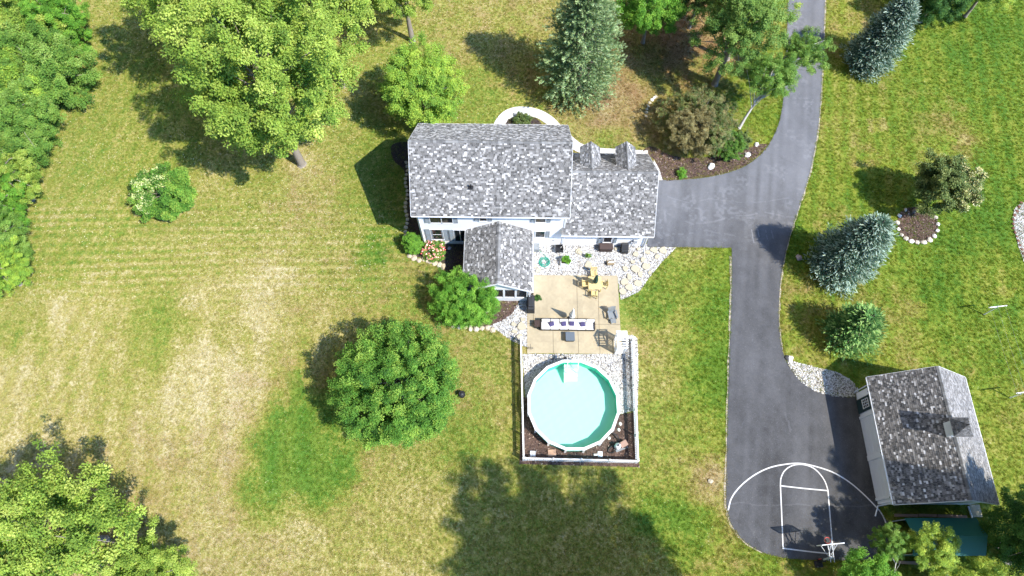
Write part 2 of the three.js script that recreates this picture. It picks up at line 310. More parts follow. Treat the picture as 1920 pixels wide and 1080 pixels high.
// ---------------------------------------------------------------- beds of pebbles and mulch
function bedMap(dark, mid, light, sc) { return colourMap(512, 512, (i, j, o) => { const n = noise(i / 3 + 7, j / 3), m = noise(i / 9, j / 9 + 50), r = NT[(i * 331 ^ j * 7717) & 65535], t = clamp(.55 * n + .25 * m + .35 * r - .1); const a = t < .5 ? dark : mid, b = t < .5 ? mid : light, f = (t % .5) * 2; for (let c = 0; c < 3; c++) o[c] = a[c] + (b[c] - a[c]) * f; }); }
function bedMaterial(map, size, bump) { map.repeat.set(1 / size, 1 / size); return new THREE.MeshStandardMaterial({ map, roughness: .95, bumpMap: map, bumpScale: bump }); }
const gravelMat = bedMaterial(bedMap([.1, .095, .09], [.34, .33, .31], [.66, .65, .63]), 8, .02);
const mulchMat = bedMaterial(bedMap([.03, .017, .012], [.09, .055, .042], [.22, .15, .12]), 6, .03);
const darkMulchMat = bedMaterial(bedMap([.02, .014, .014], [.055, .038, .036], [.11, .08, .075]), 6, .03);
const stones = new THREE.MeshStandardMaterial({ roughness: .85 });
const pebbleGeo = (() => { const g = new THREE.IcosahedronGeometry(1, 0), p = g.attributes.position; reseed(3); const m = {}; for (let i = 0; i < p.count; i++) { const k = [p.getX(i), p.getY(i), p.getZ(i)].map(x => x.toFixed(2)).join(); m[k] ??= rr(.75, 1.15); p.setXYZ(i, p.getX(i) * m[k], p.getY(i) * m[k] * .7, p.getZ(i) * m[k]); } g.computeVertexNormals(); return g; })();
const chipGeo = new THREE.BoxGeometry(1, .25, .35);
function litter(parent, name, poly, perM, y, geo, mat, size, tones) {
  const list = []; scatter(poly, perM, p => list.push(p));
  const im = new THREE.InstancedMesh(geo, mat, list.length), q = new THREE.Object3D(), c = new THREE.Color();
  list.forEach((p, i) => {
    q.position.set(p.x, y + rr(-.01, .02), p.z); q.rotation.set(rr(-.5, .5), rr(0, 6.3), rr(-.5, .5)); q.scale.setScalar(rr(...size)); q.updateMatrix(); im.setMatrixAt(i, q.matrix);
    const r = rnd(); const t = tones.find(t => r < t[0]), k = rr(.8, 1.12); im.setColorAt(i, c.setRGB(t[1] * k, t[2] * k, t[3] * k));
  });
  im.name = name; im.castShadow = im.receiveShadow = true; im.userData = { kind: 'stuff' }; parent.add(im); return im;
}
const WHITE = [[.14, .13, .12, .11], [.24, .34, .32, .29], [.5, .52, .49, .43], [1, .66, .65, .63]];
const CHIPS = [[.25, .03, .018, .014], [.7, .1, .06, .045], [.92, .2, .13, .1], [1, .4, .32, .26]];
function bed(name, poly, mat, y = .02) { const g = plate(poly, -.08, y); return ground(name, g, mat); }
const pebbleBed = (poly, per = 230) => { const b = bed('gravel_bed', poly, gravelMat, .012); litter(b, 'pebbles', poly, per, .025, pebbleGeo, stones, [.02, .065], WHITE); return b; };
const mulchBed = (poly, mat = mulchMat, per = 60) => { const b = bed('mulch_bed', poly, mat, .022); litter(b, 'bark_chips', poly, per, .035, chipGeo, stones, [.06, .16], mat === mulchMat ? CHIPS : [[.5, .03, .022, .02], [1, .07, .05, .045]]); return b; };
reseed(11);
const northBed = pebbleBed(px([[985, 455], [1214, 458], [1214, 464], [1268, 464], [1243, 489], [1218, 519], [1200, 545], [1180, 556], [1164, 562], [1158, 518], [1000, 516], [1000, 562], [986, 562], [984, 520]]));
const westBed = pebbleBed(smooth(px([[962, 585], [975, 566], [988, 562], [989, 600], [988, 650], [975, 646], [955, 636], [930, 618], [918, 612], [940, 602]]), 3));
const poolBed = pebbleBed(px([[980, 664], [1168, 664], [1168, 630], [1185, 628], [1195, 634], [1197, 700], [1195, 775], [1186, 770], [1150, 780], [985, 745]]));
const garageBed = pebbleBed(smooth(px([[1476, 676], [1500, 681], [1535, 690], [1572, 699], [1600, 718], [1610, 738], [1590, 745], [1555, 742], [1522, 730], [1496, 710]]), 4));
const sideBed = pebbleBed(smooth(px([[1960, 370], [1925, 378], [1905, 388], [1899, 405], [1903, 435], [1912, 470], [1930, 505], [1980, 520]]), 4), 110);
const poolMulch = mulchBed(px([[978, 744], [1090, 765], [1150, 779], [1196, 772], [1198, 876], [974, 870]]));
const drivewayMulch = mulchBed(smooth(px([[1236, 337], [1228, 300], [1205, 285], [1222, 275], [1260, 292], [1320, 296], [1380, 284], [1438, 270], [1424, 290], [1392, 313], [1340, 329], [1280, 336]]), 4), mulchMat);
const sunroomMulch = mulchBed(smooth(px([[925, 558], [975, 560], [968, 580], [945, 600], [915, 612], [880, 614], [860, 600], [900, 575]]), 4), mulchMat);
const westMulch = mulchBed(px([[765, 470], [780, 452], [875, 452], [875, 540], [838, 520], [832, 498], [805, 487], [775, 480]]), darkMulchMat);
const cornerMulch = mulchBed(smooth(px([[735, 272], [775, 268], [790, 300], [792, 440], [768, 448], [764, 400], [758, 320], [738, 300]]), 4), darkMulchMat);
const frontMulch = mulchBed(smooth(px([[945, 240], [955, 222], [975, 217], [1000, 220], [1015, 232], [1012, 246], [960, 248]]), 4), darkMulchMat);
const ringMulch = mulchBed(smooth(px([[1683, 418], [1688, 398], [1715, 388], [1745, 395], [1758, 418], [1755, 440], [1735, 454], [1710, 453], [1690, 440]]), 5), mulchMat);
// stones set in and around the beds
function slabStone(r, t, n = 9, irr = .22) {
  const pts = []; for (let i = 0; i < n; i++) { const a = i / n * 6.283, k = r * rr(1 - irr, 1 + irr); pts.push(V(Math.cos(a) * k, 0, Math.sin(a) * k * .85)); }
  const g = plate(pts, 0, t); return g;
}
const boulderGeo = (s) => { reseed(s); const g = new THREE.IcosahedronGeometry(1, 1), p = g.attributes.position, m = {}; for (let i = 0; i < p.count; i++) { const k = [p.getX(i), p.getY(i), p.getZ(i)].map(x => x.toFixed(2)).join(); m[k] ??= rr(.78, 1.12); p.setXYZ(i, p.getX(i) * m[k], p.getY(i) * m[k] * .75, p.getZ(i) * m[k]); } g.computeVertexNormals(); return g; };
const BOULDERS = [31, 32, 33, 34].map(boulderGeo);
function setStones(parent, name, list, mats, y, scale = 1) {
  for (const [u, v, s] of list) { const m = part(name, BOULDERS[Math.floor(rr(0, 4))], mats[Math.floor(rr(0, mats.length))], parent); const p = G(u, v); m.position.set(p.x, y, p.z); m.scale.set(s * scale * rr(.8, 1.2), s * scale * .7, s * scale * rr(.8, 1.2)); m.rotation.y = rr(0, 6.3); }
}
reseed(21);
const FLAGS = [.34, .28, .4].map(r => slabStone(r, .06));
for (const [b, list] of [[northBed, [[1190, 505, 1], [1180, 520, 1.1], [1205, 487, 1], [1214, 474, 1], [1226, 470, 1.3], [1243, 470, 1.1], [1197, 532, .9], [1180, 540, 1.1], [1170, 530, .9], [1186, 492, .8], [1168, 548, .8], [1200, 515, 1.1], [1212, 500, .9], [1192, 478, .8], [1172, 505, .8], [1103, 497, .9], [1085, 472, .9], [1155, 467, .7], [1197, 468, .7], [1003, 472, .7], [1003, 500, .8], [1009, 508, .7], [1232, 482, 1], [1218, 512, .8]]], [westBed, [[978, 612, 1.2], [963, 609, .9], [965, 622, .9], [980, 600, .8], [975, 632, .8]]]])
  for (const [u, v, s] of list) { const m = part('flagstone', FLAGS[Math.floor(rr(0, 3))], M.flag, b); const p = G(u, v); m.position.set(p.x, .085, p.z); m.scale.set(s, 1, s); m.rotation.y = rr(0, 6.3); }
setStones(ringMulch, 'edging_stone', [[1690, 441, .2], [1698, 448, .24], [1708, 453, .24], [1719, 455, .26], [1731, 455, .25], [1742, 450, .27], [1751, 443, .22], [1757, 433, .2], [1758, 421, .2], [1754, 408, .2], [1684, 430, .2], [1682, 418, .2], [1686, 405, .18], [1697, 394, .18], [1745, 398, .18]], [M.stoneW, M.stone], .08);
setStones(westMulch, 'edging_stone', [[768, 480, .25], [777, 484, .28], [786, 489, .25], [794, 487, .22], [801, 489, .25], [808, 491, .26], [816, 494, .27], [824, 497, .25], [831, 500, .25]], [M.edge, M.stone], .06);
setStones(cornerMulch, 'edging_stone', Array.from({ length: 19 }, (_, i) => [762 + 2 * Math.sin(i), 305 + i * 7.6, .17]), [M.stone, M.edge], .05);
setStones(sunroomMulch, 'edging_stone', [[872, 614, .22], [882, 616, .24], [893, 617, .24], [904, 616, .24], [914, 615, .26], [924, 619, .25], [850, 612, .22], [861, 614, .2], [835, 606, .2]], [M.edge, M.stone], .06);
setStones(poolMulch, 'edging_stone', [[1163, 795, .16], [1160, 806, .14], [1142, 822, .13]], [M.stoneW], .06);
setStones(sideBed, 'edging_stone', Array.from({ length: 14 }, (_, i) => [1914 - Math.min(15, i * 4) + Math.max(0, i - 6) * 3.2, 380 + i * 8, .14]), [std(.16, .07, .045, .9)], .05);

{ // stone edging in the front lawn
  const t = thing('stone_edging', 'curved line of pale edging stones in the front lawn above the brownish shrub', 'edging'); reseed(23);
  setStones(t, 'edging_stone', [[1211, 218, .16], [1212, 211, .17], [1213, 205, .17], [1215, 199, .18], [1218, 193, .17], [1222, 188, .17], [1226, 184, .18], [1230, 181, .16]], [M.flag, M.stoneW], .04);
}
// concrete walk round the front bed and the strip before the garage
const concreteMap = (r, g, b, a = .16) => { const m = colourMap(512, 512, (i, j, o) => { const k = 1 + a * (noise(i / 60, j / 60) - .5) + a * .7 * (noise(i / 14, j / 14 + 9) - .5) + a * .9 * (NT[(i * 331 ^ j * 7717) & 65535] - .5); o[0] = r * k; o[1] = g * k; o[2] = b * k; }); m.repeat.set(1 / 6, 1 / 6); return m; };
const walkMat = new THREE.MeshStandardMaterial({ map: concreteMap(.6, .585, .56), roughness: .9 });
const walkC = px([[930, 248], [938, 230], [950, 216], [968, 209], [990, 209], [1012, 215], [1030, 226], [1048, 245], [1066, 262], [1084, 276], [1106, 284], [1150, 288], [1215, 291]]);
{
  const c = smooth(walkC, 5, false), L = [], R = [];
  c.forEach((p, i) => { const t = V().subVectors(c[Math.min(c.length - 1, i + 1)], c[Math.max(0, i - 1)]).normalize(), n = V(-t.z, 0, t.x).multiplyScalar(.5); L.push(p.clone().add(n)); R.push(p.clone().sub(n)); });
  const walk = new THREE.Group(); walk.name = 'front_walk'; walk.userData = { kind: 'structure' }; scene.add(walk);
  const n = c.length - 1, k = 4;
  for (let i = 0; i < n; i += k) { const e = Math.min(n, i + k), a = []; for (let q = i; q <= e; q++) a.push(L[q].clone()); for (let q = e; q >= i; q--) a.push(R[q].clone()); a[0].lerp(a[1], .04); a[a.length - 1].lerp(a[a.length - 2], .04); part('concrete_slab', plate(a, -.05, .05), walkMat, walk); }
}
ground('garage_apron', plate(px([[1226, 300], [1236, 318], [1242, 338], [1218, 338]]), -.05, .045), walkMat);

// ---------------------------------------------------------------- patio
const patio = new THREE.Group(); patio.name = 'patio'; patio.userData = { kind: 'structure' }; scene.add(patio);
{
  const mat = new THREE.MeshStandardMaterial({ map: concreteMap(.38, .32, .21, .2), roughness: .85 });
  for (const q of [[[1000, 516], [1081, 516.5], [1083, 608], [1000, 607]], [[988, 562], [1000, 562], [1000, 607], [988, 607]], [[1081, 516.5], [1121, 517], [1123, 608.5], [1083, 608]], [[1121, 517], [1158, 517], [1163, 609], [1123, 608.5]],
    [[988, 607], [1036.5, 607.5], [1037.5, 663], [988, 663]], [[1036.5, 607.5], [1083, 608], [1085, 663.5], [1037.5, 663]], [[1083, 608], [1123, 608.5], [1125, 664], [1085, 663.5]], [[1123, 608.5], [1163, 609], [1167, 664], [1125, 664]]]) {
    const p = px(q), c = p.reduce((s, a) => s.clone().add(a), V()).multiplyScalar(.25);
    part('concrete_slab', plate(p.map(a => a.clone().add(V(Math.sign(c.x - a.x) * .014, 0, Math.sign(c.z - a.z) * .014))), -.06, .07), mat, patio);
  }
  part('joint', plate(px([[990, 565], [1000, 518], [1157, 519], [1165, 662], [990, 661]]).map(p => p), -.05, .045), std(.06, .05, .035, 1), patio);
}

// ---------------------------------------------------------------- roofs and walls
const shingleMat = new THREE.MeshStandardMaterial({ roughness: .92, vertexColors: true });
const TONES = [[.14, .085, .083, .08], [.36, .13, .127, .121], [.66, .175, .171, .164], [.84, .235, .23, .221], [.94, .36, .353, .342], [1, .56, .55, .535]];
function shingles(a, b, c, d, s, tones = TONES, exposure = .135) { // eave left, eave right, ridge right, ridge left; courses of separate tabs
  reseed(s);
  const pos = [], col = [], n = V().subVectors(b, a).cross(V().subVectors(d, a)).normalize(); if (n.y < 0) n.negate();
  const rows = Math.max(1, Math.round(V().subVectors(d, a).length() / exposure));
  const put = (P, k) => { for (const i of [0, 1, 2, 0, 2, 3]) { pos.push(P[i].x, P[i].y, P[i].z); col.push(k[0], k[1], k[2]); } };
  const flip = V().subVectors(b, a).cross(V().subVectors(d, a)).y < 0;
  for (let r = 0; r < rows; r++) {
    const v0 = r / rows, v1 = (r + 1) / rows + .002;
    const l0 = a.clone().lerp(d, v0), r0 = b.clone().lerp(c, v0), l1 = a.clone().lerp(d, v1), r1 = b.clone().lerp(c, v1), W = l0.distanceTo(r0);
    let x = -rr(0, .3);
    while (x < W) {
      const w = rr(.1, .26), x0 = clamp(x / W), x1 = clamp((x + w) / W); x += w; if (x1 - x0 < 1e-3) continue;
      const q = rnd(), t = tones.find(t => q <= t[0]), k = rr(.85, 1.15), kk = [t[1] * k, t[2] * k, t[3] * k], up = rnd() < .45 ? .022 : .012;
      const A = l0.clone().lerp(r0, x0).addScaledVector(n, up), B = l0.clone().lerp(r0, x1 - .004 / W).addScaledVector(n, up), C = l1.clone().lerp(r1, x1 - .004 / W).addScaledVector(n, .003), D = l1.clone().lerp(r1, x0).addScaledVector(n, .003);
      const A0 = l0.clone().lerp(r0, x0).addScaledVector(n, -.01), B0 = l0.clone().lerp(r0, x1).addScaledVector(n, -.01);
      if (flip) { put([A, D, C, B], kk); put([A0, A, B, B0], kk); } else { put([A, B, C, D], kk); put([A0, B0, B, A], kk); }
    }
  }
  const g = new THREE.BufferGeometry(); g.setAttribute('position', new THREE.Float32BufferAttribute(pos, 3)); g.setAttribute('color', new THREE.Float32BufferAttribute(col, 3));
  g.setAttribute('uv', new THREE.Float32BufferAttribute(pos.length / 3 * 2, 2)); g.computeVertexNormals(); return g;
}
function caps(a, b, dropL, dropR, s, wid = .17) { // cap shingles along a ridge; dropL/R = unit vectors down both slopes
  reseed(s); const out = [], L = a.distanceTo(b), n = Math.round(L / .24);
  const col = [], pos = [];
  for (let i = 0; i < n; i++) {
    const p = a.clone().lerp(b, i / n), q = a.clone().lerp(b, (i + 1) / n), k = rr(.12, .26), h0 = .045, h1 = .03;
    const pts = [p, q].flatMap((t, m) => { const u = V(0, m ? h1 : h0, 0); return [t.clone().addScaledVector(dropL, wid).add(u), t.clone().add(u), t.clone().addScaledVector(dropR, wid).add(u)]; });
    for (const [e, f, g, h] of [[0, 1, 4, 3], [1, 2, 5, 4]]) for (const z of [e, f, g, e, g, h]) { pos.push(pts[z].x, pts[z].y, pts[z].z); col.push(k, k, k * .98); }
  }
  const g = new THREE.BufferGeometry(); g.setAttribute('position', new THREE.Float32BufferAttribute(pos, 3)); g.setAttribute('color', new THREE.Float32BufferAttribute(col, 3)); g.setAttribute('uv', new THREE.Float32BufferAttribute(pos.length / 3 * 2, 2)); g.computeVertexNormals(); return g;
}
// one slope: a deck (part) with its shingles (sub-part), gutter along the eave
function slope(root, a, b, c, d, s, tones) {
  const deck = part('roof', slab4(a, b, c, d, .14), M.trim, root);
  part('shingles', shingles(a, b, c, d, s, tones), shingleMat, deck, { kind: 'stuff' });
  return deck;
}
function ridgeCap(root, a, b, dl, dr, s) { part('ridge_cap', caps(a, b, dl.normalize(), dr.normalize(), s), shingleMat, root); }
function rake(a, b, h = .16, w = .025) { return bar(a, b, w, h); }
// lapped siding on an upright wall between two ground points, outline given by its top height at each end of every course
function siding(a, b, topFn, lap = .16, y0 = .25) {
  const t = V().subVectors(b, a), L = t.length(); t.normalize(); const n = V(-t.z, 0, t.x), out = [];
  const hMax = Math.max(...Array.from({ length: 41 }, (_, i) => topFn(L * i / 40)));
  for (let y = y0; y < hMax - .01; y += lap) {
    let x0 = null, x1 = null; for (let i = 0; i <= 200; i++) if (topFn(L * i / 200) > y + .02) { x0 ??= L * i / 200; x1 = L * i / 200; }
    if (x0 === null || x1 - x0 < .03) continue;
    const p = a.clone().addScaledVector(t, x0), q = a.clone().addScaledVector(t, x1), h = Math.min(lap, hMax - y);
    const A = [p, q].map(e => e.clone().setY(y).addScaledVector(n, .022)), B = [p, q].map(e => e.clone().setY(y + h).addScaledVector(n, .004)), C = [p, q].map(e => e.clone().setY(y).addScaledVector(n, .001));
    const g = new THREE.BufferGeometry(), pos = [];
    for (const [i, j, k, l] of [[A[0], A[1], B[1], B[0]], [C[0], C[1], A[1], A[0]]]) for (const e of [i, j, k, i, k, l]) pos.push(e.x, e.y, e.z);
    g.setAttribute('position', new THREE.Float32BufferAttribute(pos, 3)); g.setAttribute('uv', new THREE.Float32BufferAttribute(pos.length / 3 * 2, 2)); g.computeVertexNormals(); out.push(g);
  }
  return out;
}
// a window on a wall that faces +z (or -x when west): centre x (or z), bottom, top, width
function windowOn(root, x, y0, y1, w, plane, o = {}) {
  const m = new THREE.Group(); m.name = o.name ?? 'window'; root.add(m);
  const h = y1 - y0, B = (a, b, c, d, e, f) => o.west ? bx(c, b, a, -f, e, d) : bx(a, b, c, d, e, f);
  part('frame', [B(w + .09, .05, .06, 0, y1 + .025, .025), B(w + .12, .05, .08, 0, y0 - .025, .035), B(.045, h, .06, -w / 2 - .022, (y0 + y1) / 2, .025), B(.045, h, .06, w / 2 + .022, (y0 + y1) / 2, .03), ...(o.cols ? Array.from({ length: o.cols - 1 }, (_, i) => B(.04, h, .05, -w / 2 + w * (i + 1) / o.cols, (y0 + y1) / 2, .025)) : []), ...(o.rows ? Array.from({ length: o.rows - 1 }, (_, i) => B(w, .03, .04, 0, y0 + h * (i + 1) / o.rows, .025)) : [])], o.frameMat ?? M.frame, m);
  part('pane', B(w, h, .02, 0, (y0 + y1) / 2, .012), o.glass ?? M.glass, m);
  m.position.set(o.west ? plane : x, 0, o.west ? x : plane); return m;
}
function shutterOn(root, x, y0, y1, w, plane) {
  const g = [bx(.05, y1 - y0, .04, -w / 2 + .025, (y0 + y1) / 2, .03), bx(.05, y1 - y0, .04, w / 2 - .025, (y0 + y1) / 2, .03), bx(w - .1, .06, .04, 0, y1 - .03, .03), bx(w - .1, .06, .04, 0, y0 + .03, .03), bx(w - .1, .06, .04, 0, (y0 + y1) / 2, .03)];
  for (let y = y0 + .1; y < y1 - .08; y += .075) { const s = bx(w - .1, .07, .012); s.rotateX(-.5); s.translate(0, y, .028); g.push(s); }
  const m = part('shutter', g, M.shutter, root); m.position.set(x, 0, plane);
}

// ---------------------------------------------------------------- the white house
{
  const house = thing('house', 'large white two storey house with grey shingle roof, garage wing and sunroom behind the patio', 'house');
  const RY = -.0135, C = V(-7.77, 0, -27.17); house.position.copy(C); house.rotation.y = RY;
  const loc = p => { const q = p.clone().sub(C); return q.applyAxisAngle(V(0, 1, 0), -RY); };
  const wallZ = 0, S = (u, v) => { const w = onZ(u, v, -27.17 + .0135 * (G(u, 457).x + 7.77)); return loc(w); }; // onto the south wall
  const X0 = 0, X1 = 12.2, ZN = -8.2, EZ = .38, H = 5.8, HR = 9.65, ZR = (ZN) / 2; // main block
  const xl = -.33, xr = 12.42;
  const eS = H - .05, eN = H - .05;
  // walls
  const wallMat = M.siding;
  const sideTop = L => t => H + .1 + (HR - H - .25) * (1 - Math.abs(t - L / 2) / (L / 2));
  const main = part('wall', hexa([V(X0, 0, 0), V(X1, 0, 0), V(X1, 0, ZN), V(X0, 0, ZN), V(X0, H, 0), V(X1, H, 0), V(X1, H, ZN), V(X0, H, ZN)]), M.white, house);
  part('siding', [...siding(V(X0, 0, 0), V(X1, 0, 0), () => H), ...siding(V(X0, 0, ZN), V(X0, 0, 0), sideTop(-ZN)), ...siding(V(X1, 0, 0), V(X1, 0, ZN), sideTop(-ZN)), ...siding(V(X1, 0, ZN), V(X0, 0, ZN), () => H)], wallMat, main);
  parts('gable', [0, 1].map(i => { const x = i ? X1 - .06 : X0 + .06; return hexa([V(x - .05, H, -.02), V(x + .05, H, -.02), V(x + .05, H, ZN + .02), V(x - .05, H, ZN + .02), V(x - .05, HR - .18, ZR + .02), V(x + .05, HR - .18, ZR + .02), V(x + .05, HR - .18, ZR - .02), V(x - .05, HR - .18, ZR - .02)]); }), M.white, house);
  parts('corner_board', [bx(.12, H, .05, X0 + .06, H / 2, .026), bx(.05, H, .12, X0 - .026, H / 2, -.06), bx(.12, H, .05, X1 - .06, H / 2, .026)], M.trim, house);
  // main roof
  const a = V(xl, eS, EZ), b = V(xr, eS, EZ), c = V(xr, HR, ZR), d = V(xl, HR, ZR), e = V(xr, eN, ZN - EZ), f = V(xl, eN, ZN - EZ);
  slope(house, a, b, c, d, 101); slope(house, e, f, d, c, 102, [[.3, .12, .12, .12], [.55, .2, .2, .2], [.8, .33, .33, .33], [1, .55, .55, .55]]);
  ridgeCap(house, d, c, V(0, -3.8, 4.5), V(0, -3.8, -4.5), 103);
  parts('gutter', [bx(xr - xl, .1, .07, (xl + xr) / 2, eS - .1, EZ + .04), bx(xr - xl, .1, .07, (xl + xr) / 2, eN - .1, ZN - EZ - .04)], M.trim, house);
  parts('rake_board', [rake(a.clone().add(V(-.03, -.1, 0)), d.clone().add(V(-.03, -.1, 0))), rake(f.clone().add(V(-.03, -.1, 0)), d.clone().add(V(-.03, -.1, 0))), rake(b.clone().add(V(.03, -.1, 0)), c.clone().add(V(.03, -.1, 0))), rake(e.clone().add(V(.03, -.1, 0)), c.clone().add(V(.03, -.1, 0)))], M.trim, house);
  for (const [u, v, h] of [[883, 351, 7.4], [1014, 320, 8.1]]) { const p = loc(G(u, v, h)); const vp = part('vent_pipe', [rod(V(0, -.3, 0), V(0, .32, 0), .06, .06, 10), bx(.34, .05, .34, 0, -.08, 0)], M.black, house); vp.position.set(p.x, p.y + .05, p.z); }
  // garage wing
  const gx0 = 12.22, gx1 = 19.45, gl = 12.2, gr = 19.7, gS = 2.9, gE = .52, gR = 6.35, gzR = -3.6, gN = -7.35, gNE = -7.7;
  part('wall', hexa([V(gx0 + .01, 0, -.02), V(gx1, 0, -.02), V(gx1, 0, gN), V(gx0 + .01, 0, gN), V(gx0 + .01, gS, -.02), V(gx1, gS, -.02), V(gx1, gS, gN), V(gx0 + .01, gS, gN)]), M.white, house);
  part('siding', [...siding(V(gx0, 0, -.02), V(gx1, 0, -.02), () => gS), ...siding(V(gx1, 0, -.02), V(gx1, 0, gN), t => gS + (gR - gS - .2) * (1 - Math.abs(t + gzR) / 3.8))], wallMat, house);
  parts('gable', hexa([V(gx1 - .1, gS, -.04), V(gx1 - .01, gS, -.04), V(gx1 - .01, gS, gN), V(gx1 - .1, gS, gN), V(gx1 - .1, gR - .2, gzR + .02), V(gx1 - .01, gR - .2, gzR + .02), V(gx1 - .01, gR - .2, gzR - .02), V(gx1 - .1, gR - .2, gzR - .02)]), M.white, house);
  const ga = V(gl, gS, gE), gb = V(gr, gS, gE), gc = V(gr, gR, gzR), gd = V(xr + .02, gR, gzR), gd2 = V(xr + .02, gS, gNE), ge = V(gr, gS, gNE);
  slope(house, V(11.93, gS, gE), gb, gc, V(xr - .2, gR, gzR), 104); slope(house, ge, gd2, gd, gc, 105);
  ridgeCap(house, gd, gc, V(0, -3.4, 4.1), V(0, -3.4, -4.1), 106);
  parts('gutter', bx(gr - 11.9, .1, .07, (gr + 11.9) / 2, gS - .1, gE + .04), M.trim, house);
  parts('rake_board', [rake(gb.clone().add(V(.03, -.1, 0)), gc.clone().add(V(.03, -.1, 0))), rake(ge.clone().add(V(.03, -.1, 0)), gc.clone().add(V(.03, -.1, 0)))], M.trim, house);
  parts('corner_board', bx(.12, gS, .05, gx1 - .06, gS / 2, .012), M.trim, house);
  for (const z of [-2.1, -5.2]) { const gd = part('garage_door', [bx(.04, 2.15, 2.45, 0, 1.08, 0), ...[.5, 1.05, 1.6].map(y => bx(.052, .03, 2.45, 0, y, 0))], M.trim, house); gd.position.set(gx1 + .045, 0, z); }
  // two gabled dormers on the front slope
  for (const [u, s] of [[1108, 110], [1175, 111]]) {
    const p = loc(G(u, 265, 6.05)), x = p.x, zf = p.z, zb = gzR + .15, hr = 6.05, hw = .85, he = 5.22;
    const dm = new THREE.Group(); dm.name = 'dormer'; house.add(dm);
    part('wall', [hexa([V(x - .66, 3.2, zf + .22), V(x + .66, 3.2, zf + .22), V(x + .66, 3.2, zb), V(x - .66, 3.2, zb), V(x - .66, he + .05, zf + .22), V(x + .66, he + .05, zf + .22), V(x + .66, he + .05, zb), V(x - .66, he + .05, zb)]), hexa([V(x - .66, he, zf + .23), V(x + .66, he, zf + .23), V(x + .66, he, zf + .33), V(x - .66, he, zf + .33), V(x - .02, hr - .12, zf + .23), V(x + .02, hr - .12, zf + .23), V(x + .02, hr - .12, zf + .33), V(x - .02, hr - .12, zf + .33)])], M.siding, dm);
    const w = slab4(V(x - hw, he, zb), V(x - hw, he, zf), V(x, hr, zf), V(x, hr, zb), .1), e2 = slab4(V(x + hw, he, zf), V(x + hw, he, zb), V(x, hr, zb), V(x, hr, zf), .1);
    parts('roof', [w, e2], M.trim, dm);
    const T = [[.3, .12, .12, .12], [.7, .2, .2, .195], [.9, .3, .3, .3], [1, .5, .5, .5]];
    part('shingles', [shingles(V(x - hw, he, zb), V(x - hw, he, zf), V(x, hr, zf), V(x, hr, zb), s, T), shingles(V(x + hw, he, zf), V(x + hw, he, zb), V(x, hr, zb), V(x, hr, zf), s + 5, T)], shingleMat, dm, { kind: 'stuff' });
    part('ridge_cap', caps(V(x, hr, zf), V(x, hr, zb), V(-.85, -.83, 0).normalize(), V(.85, -.83, 0).normalize(), s + 9, .12), shingleMat, dm);
    part('pane', bx(.7, .8, .03, x, 4.75, zf + .2), M.glass, dm); part('frame', [bx(.86, .07, .05, x, 5.19, zf + .19), bx(.86, .07, .05, x, 4.31, zf + .19), bx(.07, .8, .05, x - .39, 4.75, zf + .19), bx(.07, .8, .05, x + .39, 4.75, zf + .19)], M.frame, dm);
  }
  // windows of the south wall: picture extents -> place on the wall
  const win = (u0, u1, v0, v1, o = {}) => { const p = S(u0, v1), q = S(u1, v0); return windowOn(house, (p.x + q.x) / 2, o.y0 ?? p.y, o.y1 ?? q.y, q.x - p.x, .03, { rows: 0, ...o }); };
  const shut = (u0, u1, v0, v1, y = {}) => { const p = S(u0, v1), q = S(u1, v0); shutterOn(house, (p.x + q.x) / 2, y.y0 ?? p.y, y.y1 ?? q.y, q.x - p.x, .03); };
  const up = { y0: 4.0, y1: 5.35 };
  win(807, 826, 405, 415, { ...up }); win(828.5, 847, 405, 415, { ...up }); shut(797, 805.5, 405, 415, up); shut(848.5, 857, 405, 415, up);
  win(899.5, 912, 405, 412, { ...up, y0: 4.4 }); shut(889.5, 897.5, 405, 412, { ...up, y0: 4.4 }); shut(914, 922, 405, 412, { ...up, y0: 4.4 });
  win(1004.5, 1023, 407, 413, { ...up, y0: 4.3 }); shut(995, 1002.5, 407, 413, { ...up, y0: 4.3 }); shut(1025, 1033, 407, 413, { ...up, y0: 4.3 });
  win(810.5, 829, 429.5, 447.5, { rows: 2 }); shut(801, 809.5, 429, 449.5); shut(830.5, 839, 430, 449.5);
  const sd = win(853.5, 873, 430.5, 451, { name: 'door', cols: 2, rows: 0 }); shut(844.5, 852, 430.5, 450.5);
  win(1004, 1021.5, 433, 443.5); shut(1022.5, 1031, 433, 444);
  win(1130.5, 1148.5, 441.5, 453); shut(1120.5, 1129, 441.5, 454.5); shut(1149.5, 1158.5, 441.5, 454.5);
  for (const [u, v, w, h] of [[1191, 451, .35, .5], [1185, 453, .22, .3]]) { const p = S(u, v); part('meter_box', [rbx(w, h, .16, p.x, p.y, .1, .02), rod(V(p.x, .1, .1), V(p.x, p.y, .1), .025)], M.galv, house); }
  { const p = S(1039, 450); part('outlet_cover', bx(.12, .16, .06, p.x, p.y, .05), M.galv, house); }
  part('downspout', [rod(V(19.35, .1, .12), V(19.35, 2.75, .12), .045), rod(V(19.35, .1, .12), V(19.4, .06, 1.5), .045)], M.trim, house);
  part('downspout', [rod(V(.12, .1, .1), V(.12, 5.6, .1), .045)], M.trim, house);
  // sunroom
  const sx = 6.7, sl = 3.86, sr = 9.52, sz = 5.35, szS = 5.62, sh = 2.75, sR = 4.35, wl = 4.15, wr = 9.22;
  const sun = new THREE.Group(); sun.name = 'sunroom'; house.add(sun);
